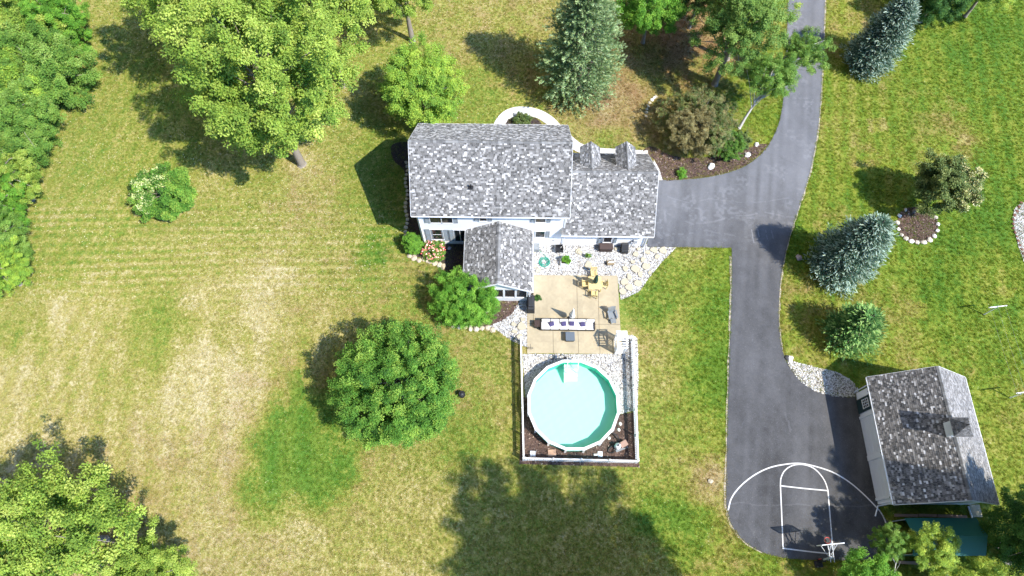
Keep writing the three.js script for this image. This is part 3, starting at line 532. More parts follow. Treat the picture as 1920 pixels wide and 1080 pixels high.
  part('wall', [bx(wr - wl, .75, .14, (wl + wr) / 2, .375, sz - .07), bx(.14, .75, sz - .16, wl + .07, .375, sz / 2), bx(.14, 2.65, sz - .16, wr - .07, 1.32, sz / 2), bx(wr - wl, .28, .14, (wl + wr) / 2, 2.55, sz - .07), bx(.14, .28, sz - .16, wl + .07, 2.55, sz / 2),
    ...[0, .2, .4, .6, .8, 1].map(t => bx(.17, 1.66, .15, wl + .085 + t * (wr - wl - .17), 1.58, sz - .075)), ...[.05, .35, .65].map(t => bx(.12, 1.66, .14, wl + .07, 1.58, .2 + t * sz)), bx(wr - wl - .3, .06, sz - .3, (wl + wr) / 2, .05, sz / 2)], M.white, sun);
  parts('gable', hexa([V(wl, 2.7, sz - .12), V(wr, 2.7, sz - .12), V(wr, 2.7, sz - .01), V(wl, 2.7, sz - .01), V(sx - .03, sR - .16, sz - .12), V(sx + .03, sR - .16, sz - .12), V(sx + .03, sR - .16, sz - .01), V(sx - .03, sR - .16, sz - .01)]), M.white, sun);
  const roomGlass = std(.02, .022, .024, .08);
  for (let i = 0; i < 5; i++) part('pane', bx((wr - wl - .17) / 5 - .17, 1.66, .02, wl + .085 + (i + .5) * (wr - wl - .17) / 5, 1.58, sz - .07), roomGlass, sun);
  part('pane', bx(.02, 1.66, sz - .3, wl + .07, 1.58, sz / 2), roomGlass, sun);
  const A = V(sl, sh, .03), B = V(sl, sh, szS), Cc = V(sx, sR, szS), D = V(sx, sR, .03), E = V(sr, sh, szS), F = V(sr, sh, .03);
  parts('roof', [slab4(A, B, Cc, D, .12), slab4(E, F, D, Cc, .12)], M.trim, sun);
  part('shingles', [shingles(A, B, Cc, D, 120), shingles(E, F, D, Cc, 121)], shingleMat, sun, { kind: 'stuff' });
  part('ridge_cap', caps(Cc, D, V(-2.8, -1.6, 0).normalize(), V(2.8, -1.6, 0).normalize(), 122, .2), shingleMat, sun);
  parts('gutter', [bx(.07, .1, szS, sl - .04, sh - .1, szS / 2), bx(.07, .1, szS, sr + .04, sh - .1, szS / 2)], M.trim, sun);
  parts('rake_board', [rake(B.clone().add(V(0, -.1, .03)), Cc.clone().add(V(0, -.1, .03))), rake(E.clone().add(V(0, -.1, .03)), Cc.clone().add(V(0, -.1, .03)))], M.trim, sun);
  part('downspout', [rod(V(wr + .08, .1, sz + .06), V(wr + .08, 2.6, sz + .06), .045)], M.trim, sun);
}

// ---------------------------------------------------------------- detached garage
{
  const gar = thing('detached_garage', 'detached white garage with grey shingle roof and square cupola beside the basketball court', 'garage');
  const x0 = 27.68, x1 = 34.45, z0 = -13.65, z1 = -5.12, H = 3.0, xr = 31.05, hr = 5.95, el = 27.3, er = 34.82, zn = -14.2, zs = -4.84;
  part('wall', [hexa([V(x0, 0, z0), V(x1, 0, z0), V(x1, 0, z1), V(x0, 0, z1), V(x0, H, z0), V(x1, H, z0), V(x1, H, z1), V(x0, H, z1)])], M.white, gar);
  parts('gable', [z0 + .06, z1 - .06].map(z => hexa([V(x0, H, z - .05), V(x1, H, z - .05), V(x1, H, z + .05), V(x0, H, z + .05), V(xr - .03, hr - .16, z - .05), V(xr + .03, hr - .16, z - .05), V(xr + .03, hr - .16, z + .05), V(xr - .03, hr - .16, z + .05)])), M.white, gar);
  const gt = L => t => H + .1 + (hr - H - .25) * (1 - Math.abs(t - L / 2) / (L / 2));
  part('siding', [...siding(V(x0, 0, z1), V(x1, 0, z1), gt(x1 - x0)), ...siding(V(x1, 0, z0), V(x0, 0, z0), gt(x1 - x0)), ...siding(V(x1, 0, z1), V(x1, 0, z0), () => H), ...siding(V(x0, 0, z0), V(x0, 0, z1), () => H)], M.siding, gar);
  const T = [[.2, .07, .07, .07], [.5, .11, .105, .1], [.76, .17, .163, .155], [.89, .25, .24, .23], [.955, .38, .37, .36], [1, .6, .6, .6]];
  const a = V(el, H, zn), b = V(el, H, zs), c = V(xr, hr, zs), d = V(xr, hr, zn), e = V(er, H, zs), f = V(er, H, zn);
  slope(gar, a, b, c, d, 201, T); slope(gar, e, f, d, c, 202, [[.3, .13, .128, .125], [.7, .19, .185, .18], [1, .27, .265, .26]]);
  ridgeCap(gar, d, c, V(-3.75, -2.95, 0), V(3.75, -2.95, 0), 203);
  parts('gutter', [bx(.08, .1, zs - zn, el - .045, H - .1, (zn + zs) / 2), bx(.08, .1, zs - zn, er + .045, H - .1, (zn + zs) / 2)], M.trim, gar);
  parts('rake_board', [[b, c], [e, c]].map(([p, q]) => rake(p.clone().add(V(0, -.1, .03)), q.clone().add(V(0, -.1, .03)))).concat([[a, d], [f, d]].map(([p, q]) => rake(p.clone().add(V(0, -.1, -.03)), q.clone().add(V(0, -.1, -.03))))), M.trim, gar);
  // doors on the west wall
  for (const [zc, w] of [[-10.15, 2.85], [-6.95, 2.75]]) {
    const g = new THREE.Group(); g.name = 'garage_door'; gar.add(g);
    for (let i = 0; i < 4; i++) part('panel', rbx(.05, .54, w, x0 - .045, .3 + i * .56, zc, .015), M.trim, g);
    part('frame', [bx(.1, .2, w + .4, x0 - .06, 2.42, zc), bx(.1, 2.32, .2, x0 - .06, 1.16, zc - w / 2 - .1), bx(.1, 2.32, .2, x0 - .06, 1.16, zc + w / 2 + .1)], M.white, g);
  }
  const dr = part('door', [bx(.06, 2.05, .92, 0, 1.03, 0), bx(.09, .08, 1.1, 0, 2.1, 0), bx(.09, 2.05, .09, 0, 1.03, -.5), bx(.09, 2.05, .09, 0, 1.03, .5)], M.door, gar); dr.position.set(x0 - .05, 0, -12.55);
  windowOn(dr, 0, 1.05, 1.85, .62, -.04, { west: true, cols: 3, rows: 3, frameMat: M.white });
  for (const z of [-13.25, -8.6, -5.4]) { const l = part('wall_lamp', [rod(V(0, -.18, 0), V(0, .12, 0), .07, .1, 8), rod(V(0, .12, 0), V(0, .22, 0), .12, .02, 8), bx(.16, .05, .05, .09, .15, 0), bx(.03, .3, .14, .16, .05, 0)], M.lamp, gar); l.position.set(x0 - .2, 2.55, z); }
  part('downspout', [rod(V(x0 - .07, 2.85, z1 + .12), V(x0 - .07, .12, z1 + .12), .05), rod(V(x0 - .07, .12, z1 + .12), V(x0 - .4, .07, z1 + .85), .05)], M.trim, gar);
  part('downspout', [rod(V(x0 - .07, 2.85, z0 - .15), V(x0 - .07, .12, z0 - .15), .05), rod(V(x0 - .3, 2.9, zn + .1), V(x0 - .07, 2.6, z0 - .15), .05)], M.trim, gar);
  // cupola
  const cu = new THREE.Group(); cu.name = 'cupola'; gar.add(cu); const cx = 31.1, cz = -9.62, w = 1.0, yb = 5.0, yt = 6.7;
  part('wall', [bx(w, yt - yb, w, cx, (yb + yt) / 2, cz), bx(w + .12, .1, w + .12, cx, yt - .05, cz)], M.white, cu);
  for (const [dx, dz] of [[-1, 0], [1, 0], [0, 1], [0, -1]]) part('louver', Array.from({ length: 5 }, (_, i) => dx ? bx(.04, .08, w - .3, cx + dx * (w / 2 + .01), 5.95 + i * .11, cz) : bx(w - .3, .08, .04, cx, 5.95 + i * .11, cz + dz * (w / 2 + .01))), M.trim, cu);
  const o = w / 2 + .16, P = [V(cx - o, yt, cz - o), V(cx + o, yt, cz - o), V(cx + o, yt, cz + o), V(cx - o, yt, cz + o)], apex = V(cx, yt + .85, cz);
  part('roof', [0, 1, 2, 3].map(i => shingles(P[i], P[(i + 1) % 4], apex.clone().addScaledVector(V().subVectors(P[(i + 1) % 4], apex), .02), apex.clone().addScaledVector(V().subVectors(P[i], apex), .02), 210 + i, [[.5, .08, .08, .08], [1, .14, .14, .14]])).concat([slab4(...P, .05)].map(g => { const k = prep(g); k.setAttribute('color', new THREE.Float32BufferAttribute(new Float32Array(k.attributes.position.count * 3).fill(.5), 3)); return k; })), shingleMat, cu);
  part('finial', rod(apex.clone().add(V(0, -.05, 0)), apex.clone().add(V(0, .25, 0)), .04, .01, 6), M.black, cu);
}

// ---------------------------------------------------------------- green canvas shelter
{
  const t = thing('canvas_shelter', 'dark green canvas shelter with pitched roof behind the birch', 'shelter');
  const x0 = 28.4, x1 = 33.6, zn = -4.0, zr = -2.75, zs = -1.45, h = 2.0, hr = 2.75;
  const weave = greyMap(64, 64, (i, j) => .5 + .5 * Math.sin(i * .8) * Math.sin(j * .8)); const cm = M.canvas; cm.bumpMap = weave; cm.bumpScale = .004;
  parts('roof', [slab4(V(x0, h, zs), V(x1, h, zs), V(x1, hr, zr), V(x0, hr, zr), .02), slab4(V(x1, h, zn), V(x0, h, zn), V(x0, hr, zr), V(x1, hr, zr), .02)], cm, t);
  part('wall', [bx(.02, h, zs - zn - .1, x1 - .1, h / 2, (zs + zn) / 2), bx(x1 - x0 - .2, h, .02, (x0 + x1) / 2, h / 2, zs - .05), bx(x1 - x0 - .2, h, .02, (x0 + x1) / 2, h / 2, zn + .05), hexa([V(x1 - .11, h, zn + .05), V(x1 - .09, h, zn + .05), V(x1 - .09, h, zs - .05), V(x1 - .11, h, zs - .05), V(x1 - .11, hr - .04, zr - .01), V(x1 - .09, hr - .04, zr - .01), V(x1 - .09, hr - .04, zr + .01), V(x1 - .11, hr - .04, zr + .01)])], cm, t);
  part('ridge_pole', rod(V(x0 - .05, hr - .02, zr), V(x1 + .05, hr - .02, zr), .045), cm, t);
  parts('pole', [x0 + .1, x1 - .15].flatMap(x => [zn + .1, zs - .1].map(z => rod(V(x, 0, z), V(x, h, z), .03))), M.galv, t);
  reseed(77);
  for (const [a, b] of [[[1678, 966], [1720, 967]], [[1722, 966], [1755, 967]], [[1757, 967], [1812, 969]], [[1680, 1054], [1730, 1056]], [[1731, 1056], [1762, 1058]]]) part('base_timber', bar(G(...a, .1), G(...b, .1), .2, .2), M.timber, t);
  single('paving_slab', [bx(.75, .08, .9, 0, .04, 0)], M.flag, 'square tan paving slab at the garage corner by the canvas shelter', 'paving slab', G(1829, 958));
  single('drain_pipe', [rod(V(-.03, .06, -.45), V(.05, .06, .45), .06)], M.vinyl, 'short white pipe lying on the ground behind the detached garage', 'pipe', G(1818, 961));
}

// ---------------------------------------------------------------- vegetation
const leafMat = new THREE.MeshPhysicalMaterial({ roughness: .75, transmission: .38, thickness: 0, side: THREE.DoubleSide, specularIntensity: .5 });
const needleMat = new THREE.MeshPhysicalMaterial({ roughness: .85, transmission: .12, thickness: 0, side: THREE.DoubleSide, specularIntensity: .3 });
function leafSprig(s, n, len, wid, spread) { // a short twig carrying folded leaves
  reseed(s); const pos = [];
  for (let i = 0; i < n; i++) {
    const a = i * 2.4 + rr(-.5, .5), r = spread * Math.sqrt((i + .3) / n), L = len * rr(.7, 1.2), w = wid * rr(.8, 1.2);
    const b = V(Math.cos(a) * r * .6, rr(-.5, .5) * spread * .7, Math.sin(a) * r * .6);
    const dir = V(Math.cos(a) + rr(-.5, .5), rr(-.65, .55), Math.sin(a) + rr(-.5, .5)).normalize(), side = V().crossVectors(dir, V(rr(-.5, .5), 1, rr(-.5, .5))).normalize(), up = V().crossVectors(side, dir);
    const t = b.clone().addScaledVector(dir, L), m = b.clone().addScaledVector(dir, L * .45);
    const l = m.clone().addScaledVector(side, w).addScaledVector(up, w * .35), q = m.clone().addScaledVector(side, -w).addScaledVector(up, w * .35);
    for (const [x, y, z] of [[b, q, t], [b, t, l]]) pos.push(x.x, x.y, x.z, y.x, y.y, y.z, z.x, z.y, z.z);
  }
  const g = new THREE.BufferGeometry(); g.setAttribute('position', new THREE.Float32BufferAttribute(pos, 3)); g.setAttribute('uv', new THREE.Float32BufferAttribute(pos.length / 3 * 2, 2)); g.computeVertexNormals(); return g;
}
function needleSprig(s, n, len, nl, nw, flat) { // a shoot along +z with needles on its sides
  reseed(s); const pos = [];
  for (let i = 0; i < n; i++) {
    const f = i / (n - 1), b = V(0, 0, f * len), a = (i % 2 ? 1 : -1) * rr(.5, 1.1), e = rr(-flat, flat + .25);
    const dir = V(Math.sin(a), e, Math.cos(a) * .9 + .15).normalize(), side = V().crossVectors(dir, V(rr(-.4, .4), 1, 0)).normalize(), L = nl * (1 - .45 * f) * rr(.8, 1.2);
    const l = b.clone().addScaledVector(side, nw), r = b.clone().addScaledVector(side, -nw), t = b.clone().addScaledVector(dir, L);
    pos.push(l.x, l.y, l.z, r.x, r.y, r.z, t.x, t.y, t.z);
  }
  const g = new THREE.BufferGeometry(); g.setAttribute('position', new THREE.Float32BufferAttribute(pos, 3)); g.setAttribute('uv', new THREE.Float32BufferAttribute(pos.length / 3 * 2, 2)); g.computeVertexNormals(); return g;
}
const SPRIGS = { big: leafSprig(301, 14, .17, .06, .34), mid: leafSprig(302, 14, .13, .048, .27), fine: leafSprig(303, 12, .12, .042, .2), tiny: leafSprig(304, 12, .075, .03, .12), long: leafSprig(305, 10, .26, .05, .3) };
const SPREAD = { big: .34, mid: .27, fine: .2, tiny: .12, long: .3 };
const NEEDLES = { spruce: needleSprig(311, 22, .5, .17, .022, .5), pine: needleSprig(312, 22, .42, .26, .02, .8), fir: needleSprig(313, 22, .46, .17, .022, .35) };
const PAL = { // dark .. light, linear base colours
  oak: [[.05, .1, .011], [.115, .19, .021], [.2, .275, .038], [.3, .35, .075]], lime: [[.055, .12, .015], [.12, .22, .025], [.2, .3, .035], [.28, .36, .05]], lush: [[.022, .075, .008], [.048, .135, .012], [.095, .2, .023], [.21, .31, .048]],
  wood: [[.035, .095, .011], [.075, .16, .02], [.13, .225, .033], [.21, .3, .068]], dark: [[.014, .055, .008], [.026, .085, .012], [.045, .12, .018], [.075, .155, .028]], bright: [[.035, .115, .009], [.07, .185, .014], [.12, .255, .024], [.2, .34, .048]],
  russet: [[.06, .07, .022], [.13, .115, .042], [.2, .17, .07], [.27, .25, .11]], olive: [[.03, .065, .015], [.06, .1, .025], [.1, .14, .035], [.2, .23, .075]], birch: [[.05, .12, .015], [.12, .2, .025], [.24, .32, .04], [.4, .44, .08]],
};
const pickTone = (P, t, c) => { const q = clamp(t) * (P.length - 1.001), i = q | 0, f = q - i, k = rr(.8, 1.2) * 1.7; return c.setRGB((P[i][0] + (P[i + 1][0] - P[i][0]) * f) * k, (P[i][1] + (P[i + 1][1] - P[i][1]) * f) * k, (P[i][2] + (P[i + 1][2] - P[i][2]) * f) * k); };
function instanced(name, geo, mat, list, parent) {
  const im = new THREE.InstancedMesh(geo, mat, list.length); list.forEach((l, i) => { im.setMatrixAt(i, l.m); im.setColorAt(i, l.c); });
  im.name = name; im.castShadow = im.receiveShadow = true; im.userData = { kind: 'stuff' }; parent.add(im); return im;
}
function limb(pts, r0, r1) { const out = []; for (let i = 0; i + 1 < pts.length; i++) { const n = pts.length - 1; out.push(rod(pts[i], pts[i + 1], r0 + (r1 - r0) * i / n, r0 + (r1 - r0) * (i + 1) / n, 7)); } return out; }
// a broadleaved tree or shrub; positions are local to its foot
function tree(name, label, category, pos, o, group) {
  const t = thing(name, label, category, pos, 0, group); reseed(o.seed);
  const { h, R, cy = h * .62, ry = h * .4, lean = [0, 0], sprig = 'big', pal = 'oak', low = -.45, tilt = .42, gap = .12, tone = [.15, .95], lump = .4, trunk = Math.max(.05, h * .022) } = o;
  const tr = o.tr ?? clamp(R * .105, .13, .62), rm = Math.cbrt(R * R * ry), n = Math.round((o.dens ?? 1) * 12.6 * rm * rm * (1 - low) / 2 / (2.0 * tr) ** 2 * 1.25), per = o.per2 ?? 20, scale = .62 * tr / SPREAD[sprig];
  const list = [], ends = [], dummy = new THREE.Object3D(), Y = V(0, 1, 0), q = new THREE.Quaternion(), sp = rr(0, 50);
  const P = Array.isArray(pal) ? pal : PAL[pal];
  for (let i = 0; i < n; i++) {
    const y = 1 - (1 - low) * (i + .5) / n + rr(-.06, .06), a = i * 2.39996 + rr(-.35, .35), s = Math.sqrt(Math.max(0, 1 - y * y));
    const hole = noise(sp + 31 + 3.1 * Math.cos(a) * s, sp + 3.1 * Math.sin(a) * s + 5.3 * y);
    if ((rnd() < gap && y < .8) || (hole < (o.hole ?? .3) && rnd() < .85)) continue;
    const nz = 1 - lump + lump * 1.35 * noise(sp + 1.6 * Math.cos(a) * s + 7, sp + 1.6 * Math.sin(a) * s + 3 * y), rf = nz * (rnd() < .36 ? rr(.45, .8) : rr(.82, 1.06));
    const d = V(Math.cos(a) * s, y, Math.sin(a) * s), c = V(d.x * R * rf + lean[0], cy + d.y * ry * rf, d.z * R * rf + lean[1]);
    const rc = tr * rr(.7, 1.25), m = Math.round(per * rr(.7, 1.3)), ct = rr(-.2, .2), ax = d.clone().add(V(0, .5, 0)).normalize();
    ends.push({ c, y });
    for (let k = 0; k < m; k++) {
      const u = V(rr(-1, 1), rr(-1, 1), rr(-1, 1)).normalize().multiplyScalar(rc * (.3 + .7 * Math.sqrt(rnd()))); u.addScaledVector(ax, u.dot(ax) * .45);
      dummy.position.copy(c).add(u);
      const out = u.clone().normalize().multiplyScalar(.55).addScaledVector(ax, .6).add(V(0, .5, 0)).normalize().lerp(V(rr(-1, 1), rr(-.2, 1), rr(-1, 1)).normalize(), tilt).normalize();
      dummy.quaternion.setFromUnitVectors(Y, out).multiply(q.setFromAxisAngle(Y, rr(0, 6.283))); dummy.scale.setScalar(rr(.75, 1.2) * scale * (o.leaf ?? 1)); dummy.updateMatrix();
      const tv = tone[0] + (tone[1] - tone[0]) * (.5 + ct * 1.6 + rr(-.36, .36)); const pp = o.accent && o.accent.test(d, u) && rnd() < o.accent.share ? o.accent.pal : P;
      list.push({ m: dummy.matrix.clone(), c: pickTone(pp, tv, new THREE.Color()) });
    }
  }
  instanced('crown', SPRIGS[sprig], leafMat, list, t);
  const b = [], top = V(lean[0] * .8, cy + ry * .35, lean[1] * .8), foot = o.foot ? V(o.foot[0], 0, o.foot[1]) : V();
  const spine = [0, .2, .45, .7, 1].map(f => foot.clone().lerp(top, f).add(V(rr(-.06, .06) * h * .3 * f, 0, rr(-.06, .06) * h * .3 * f))); spine[0] = foot.clone();
  b.push(...limb([foot.clone().setY(-.1), foot.clone().setY(.15)], trunk * 1.5, trunk * 1.15), ...limb(spine, trunk * 1.1, trunk * .3));
  const nb = o.limbs ?? Math.min(38, ends.length);
  for (let i = 0; i < nb; i++) {
    const e = ends[Math.floor(rnd() * ends.length)].c.clone().multiplyScalar(1), f = rr(.35, .85), s = spine[0].clone().lerp(top, f), m = s.clone().lerp(e, .55).add(V(0, rr(0, .05) * h, 0));
    e.lerp(s, .1); b.push(...limb([s, m, e], trunk * .27, trunk * .05));
  }
  part('trunk', b, o.bark ?? M.bark, t);
  if (o.blossom) { const bl = []; for (const l of list) if (rnd() < o.blossom.share) { const p = V().setFromMatrixPosition(l.m); if (o.blossom.top && p.y < cy) continue; const m = new THREE.Matrix4().compose(p.add(V(rr(-.1, .1), rr(.05, .2), rr(-.1, .1))), new THREE.Quaternion(), V(1, .6, 1).multiplyScalar(rr(...o.blossom.size))); bl.push({ m, c: pickTone(o.blossom.pal, rnd(), new THREE.Color()) }); } instanced('blossoms', BLOOM, leafMat, bl, t); }
  return t;
}
const BLOOM = (() => { const g = new THREE.IcosahedronGeometry(1, 0); return g; })();
function conifer(name, label, category, pos, o, group) {
  const t = thing(name, label, category, pos, 0, group); reseed(o.seed);
  const { h, R, step = .5, y0 = .35, up = .25, sprig = 'spruce', inner, tip, tipShare = .5, power = .85, rag = .25, scale = 1, lean = [0, 0], dens = 1 } = o, list = [], br = [], dummy = new THREE.Object3D();
  for (let y = y0; y < h - .15; y += step * (.6 + .4 * (1 - y / h))) {
    const L0 = R * Math.pow(1 - y / h, power) * (y < h * .12 ? .82 : 1) + .12, n = Math.max(5, Math.round((7 + L0 * 3.6) * dens)), a0 = rr(0, 6.3);
    for (let i = 0; i < n; i++) {
      const a = a0 + (i + rr(-.3, .3)) / n * 6.283, L = L0 * rr(1 - rag * .7, 1 + rag * .3) * (.8 + .36 * noise(a * 1.6 + o.seed * 5, y * 1.5)), f = y / h, ex = [lean[0] * f * f, lean[1] * f * f];
      const rise = s => y - L * .22 * s + L * up * s * s; // droops, then lifts at the tip
      const at = s => V(ex[0] + Math.cos(a) * L * s, rise(s) + rr(-.03, .03), ex[1] + Math.sin(a) * L * s);
      if (rnd() < .08) continue;
      if (L > .8 && i % 3 === 0) br.push(rod(at(0), at(.8), .035 * Math.min(1, L / 2) + .008, .008, 4));
      const s0 = clamp(1 - 1.5 / L, .12, .5), m = Math.max(3, Math.round(L * (1 - s0) / .2 * dens));
      for (let k = 0; k <= m; k++) {
        const s = s0 + (1 - s0) * k / m, p = at(s), wide = L * .32 * (1.05 - s) + .05;
        for (const sd of k === m ? [0] : [-1, 1]) {
          const off = sd * rr(.2, 1) * wide, yaw = a + sd * rr(.2, 1.1) + rr(-.4, .4);
          dummy.position.set(p.x - Math.sin(a) * off, p.y - Math.abs(off) * .12, p.z + Math.cos(a) * off);
          dummy.rotation.set(0, 0, 0); dummy.lookAt(dummy.position.clone().add(V(Math.cos(yaw), rr(-.35, .6) + up * s * 1.3, Math.sin(yaw)))); dummy.rotateZ(rr(-.6, .6)); dummy.scale.setScalar(rr(.8, 1.25) * scale); dummy.updateMatrix();
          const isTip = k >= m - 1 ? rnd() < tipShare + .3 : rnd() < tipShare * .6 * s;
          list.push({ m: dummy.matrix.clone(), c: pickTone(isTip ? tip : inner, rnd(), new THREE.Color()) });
        }
      }
    }
  }
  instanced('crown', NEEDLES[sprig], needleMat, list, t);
  part('trunk', [...limb([V(0, -.1, 0), V(lean[0] * .25, h * .5, lean[1] * .25), V(lean[0], h, lean[1])], h * .02 + .04, .015), ...br], M.bark, t);
  return t;
}
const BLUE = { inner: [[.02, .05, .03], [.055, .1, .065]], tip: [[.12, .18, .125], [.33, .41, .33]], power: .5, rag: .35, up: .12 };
const at = (u, v, hc, lean = [0, 0]) => { const g = G(u, v, hc); return V(g.x - lean[0], 0, g.z - lean[1]); };
// the great trees north-west of the house
tree('broadleaf_tree', 'huge pale green spreading tree, tallest, trunk showing left of the house', 'tree', G(566, 308), { seed: 1, hole: .22, h: 21, R: 7, cy: 12.6, ry: 7.8, lean: [.3, 0], pal: 'oak', low: -.76, cr: [.14, .23], gap: .2, lump: .55, trunk: .36 });
tree('broadleaf_tree', 'pale green tree whose bare trunk foot shows right of the huge one', 'tree', G(644, 160), { seed: 2, h: 16, R: 5.6, cy: 10, ry: 5.4, lean: [-.6, -.6], n: 150, per: 44, pal: 'oak', low: -.55, cr: [.15, .25], gap: .18, lump: .5, trunk: .3 });
tree('broadleaf_tree', 'pale green tree at the top edge with a bare trunk above the yellow-green tree', 'tree', G(773, 77), { seed: 3, h: 11, R: 4.1, cy: 7.6, ry: 3.8, n: 110, per: 42, pal: 'oak', low: -.5, gap: .15, trunk: .28 });
tree('broadleaf_tree', 'pale green tree at the top edge behind the huge tree, above its long shadow', 'tree', G(468, 160), { seed: 4, hole: .2, h: 19, R: 5.6, cy: 12.8, ry: 5.4, n: 160, per: 44, pal: 'oak', low: -.5, cr: [.15, .25], gap: .18, lump: .5, trunk: .3 });
tree('broadleaf_tree', 'loose yellow-green tree at the left front corner of the house roof', 'tree', at(788, 168, 5), { seed: 5, h: 9.5, R: 4.4, cy: 5.2, ry: 4, tr: .42, n: 100, per: 40, sprig: 'mid', pal: 'lime', low: -.75, gap: .18, lump: .55, cr: [.17, .3] });
tree('round_maple', 'dense round dark green maple alone on the lawn left of the pool', 'tree', at(742, 722, 3.6), { seed: 6, h: 7.6, R: 4.7, cy: 3.8, ry: 3.7, sprig: 'mid', tr: .4, hole: .08, dens: 1.25, pal: 'lush', low: -.85, gap: .04, lump: .14, tone: [.1, 1] });
tree('shrub_tree', 'bright green bushy tree against the sunroom corner', 'tree', at(870, 562, 2), { seed: 7, hole: .1, dens: 1.3, h: 4.6, R: 2.75, cy: 2.3, ry: 2.2, n: 110, per: 44, sprig: 'mid', pal: 'bright', low: -.8, cr: [.15, .27], gap: .04, lump: .4 });
tree('shrub_tree', 'rounded shrub half covered in cream blossom in the big tree shade', 'shrub', at(306, 362, 1.6), { seed: 8, h: 3.6, R: 2.75, cy: 1.8, ry: 1.8, n: 110, per: 44, sprig: 'fine', leaf: 1.4, pal: 'lush', low: -.8, gap: .02, lump: .35, accent: { test: (d, u) => d.y > .3 && d.x + d.z * .3 < .35, share: .3, pal: [[.26, .32, .1], [.5, .52, .26]] } });
tree('globe_shrub', 'small clipped round green shrub at the house corner', 'shrub', at(774, 458, .8), { seed: 9, h: 1.9, R: .82, cy: .95, ry: .95, n: 60, per: 34, sprig: 'tiny', leaf: 1.2, pal: [[.05, .14, .015], [.1, .22, .02], [.16, .3, .035]], low: -.95, gap: 0, lump: .05, cr: [.2, .3] });
tree('flowering_shrub', 'low shrub covered in pink and white flowers below the house window', 'shrub', at(811, 470, .5), { seed: 10, h: 1.1, R: 1.05, cy: .5, ry: .55, n: 50, per: 32, sprig: 'tiny', leaf: 1.2, pal: 'wood', low: -.7, gap: 0, lump: .3, blossom: { share: .11, size: [.04, .085], top: false, pal: [[.6, .1, .12], [.75, .35, .35], [.8, .65, .55]] } });
// front garden and drive
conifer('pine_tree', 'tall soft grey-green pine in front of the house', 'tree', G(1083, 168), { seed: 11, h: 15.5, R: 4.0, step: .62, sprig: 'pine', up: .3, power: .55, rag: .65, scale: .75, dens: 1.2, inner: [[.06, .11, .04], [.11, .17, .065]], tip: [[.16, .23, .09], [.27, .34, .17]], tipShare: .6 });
tree('broadleaf_tree', 'bright green tree at the top edge right of the tall pine', 'tree', G(1205, 80), { seed: 12, h: 8.5, R: 3.4, cy: 5.4, ry: 3.4, n: 100, per: 40, sprig: 'mid', pal: 'bright', low: -.7, lump: .4 });
tree('broadleaf_tree', 'leafy green tree close to the left side of the narrow drive', 'tree', G(1340, 158), { seed: 13, h: 13, R: 3.9, cy: 8.4, ry: 4.2, n: 140, per: 40, sprig: 'mid', pal: [[.03, .09, .015], [.08, .16, .025], [.14, .22, .04], [.2, .28, .07]], low: -.75, gap: .18, lump: .5 });
tree('broadleaf_tree', 'yellow-green tree at the top edge by the drive', 'tree', G(1362, 110), { seed: 14, h: 13, R: 3.8, cy: 9, ry: 3.6, n: 100, per: 38, sprig: 'mid', pal: 'oak', low: -.7, gap: .18, lump: .5 });
tree('broadleaf_tree', 'shadowed olive green tree at the top edge between the bright tree and the drive', 'tree', G(1292, 52), { seed: 41, h: 8, R: 2.6, cy: 5, ry: 2.8, n: 80, per: 38, sprig: 'mid', pal: 'olive', low: -.7, gap: .1, lump: .45 });
tree('leaning_tree', 'thin pale trunked tree leaning over the narrow drive', 'tree', G(1386, 240), { seed: 15, h: 7, R: 2.5, cy: 5, ry: 1.7, lean: [1.9, -2.2], n: 75, per: 36, sprig: 'mid', pal: 'wood', low: -.7, gap: .25, lump: .6, cr: [.18, .32], bark: M.birch, trunk: .14 });
tree('leaning_branch_tree', 'grey twigged tree reaching across the drive near the leaning one', 'tree', G(1420, 170), { seed: 16, h: 7, R: 2.6, cy: 4.5, ry: 1.5, lean: [2.9, -.9], n: 75, per: 34, sprig: 'mid', pal: 'wood', low: -.7, gap: .28, lump: .6, cr: [.18, .32], bark: M.birch, trunk: .12 });
tree('russet_shrub', 'large brownish feathery shrub in the mulch bed beside the garage wing', 'shrub', at(1308, 232, 2.4), { seed: 17, hole: .22, tr: .26, leaf: .8, h: 5.6, R: 3.8, cy: 2.6, ry: 2.6, n: 150, per: 60, sprig: 'fine', pal: 'russet', low: -.8, gap: .08, lump: .5, cr: [.14, .28], accent: { test: d => d.z < -.1 || d.x > .3, share: .6, pal: PAL.olive } });
tree('evergreen_shrub', 'dark green shrub at the right end of the mulch bed', 'shrub', at(1366, 272, 1.2), { seed: 18, h: 2.4, R: 1.45, cy: 1.2, ry: 1.1, n: 60, per: 40, sprig: 'fine', pal: 'wood', low: -.8, gap: .04, tone: [0, .7] });
tree('evergreen_shrub', 'grey-green low shrub nearest the drive curve in the mulch bed', 'shrub', at(1390, 262, .9), { seed: 19, h: 1.7, R: .95, cy: .8, ry: .8, n: 40, per: 34, sprig: 'fine', pal: 'olive', low: -.8, gap: .04 });
tree('small_shrub', 'small bright green mound at the drive edge of the mulch bed', 'shrub', at(1279, 325, .3), { seed: 20, h: .7, R: .5, cy: .3, ry: .35, n: 26, per: 24, sprig: 'tiny', pal: 'bright', low: -.5, gap: 0 });
tree('small_shrub', 'dark low evergreen inside the curve of the front walk', 'shrub', at(980, 227, .4), { seed: 21, h: .9, R: 1.0, cy: .4, ry: .4, n: 40, per: 26, sprig: 'tiny', leaf: 1.3, pal: 'olive', low: -.5, gap: .05 });
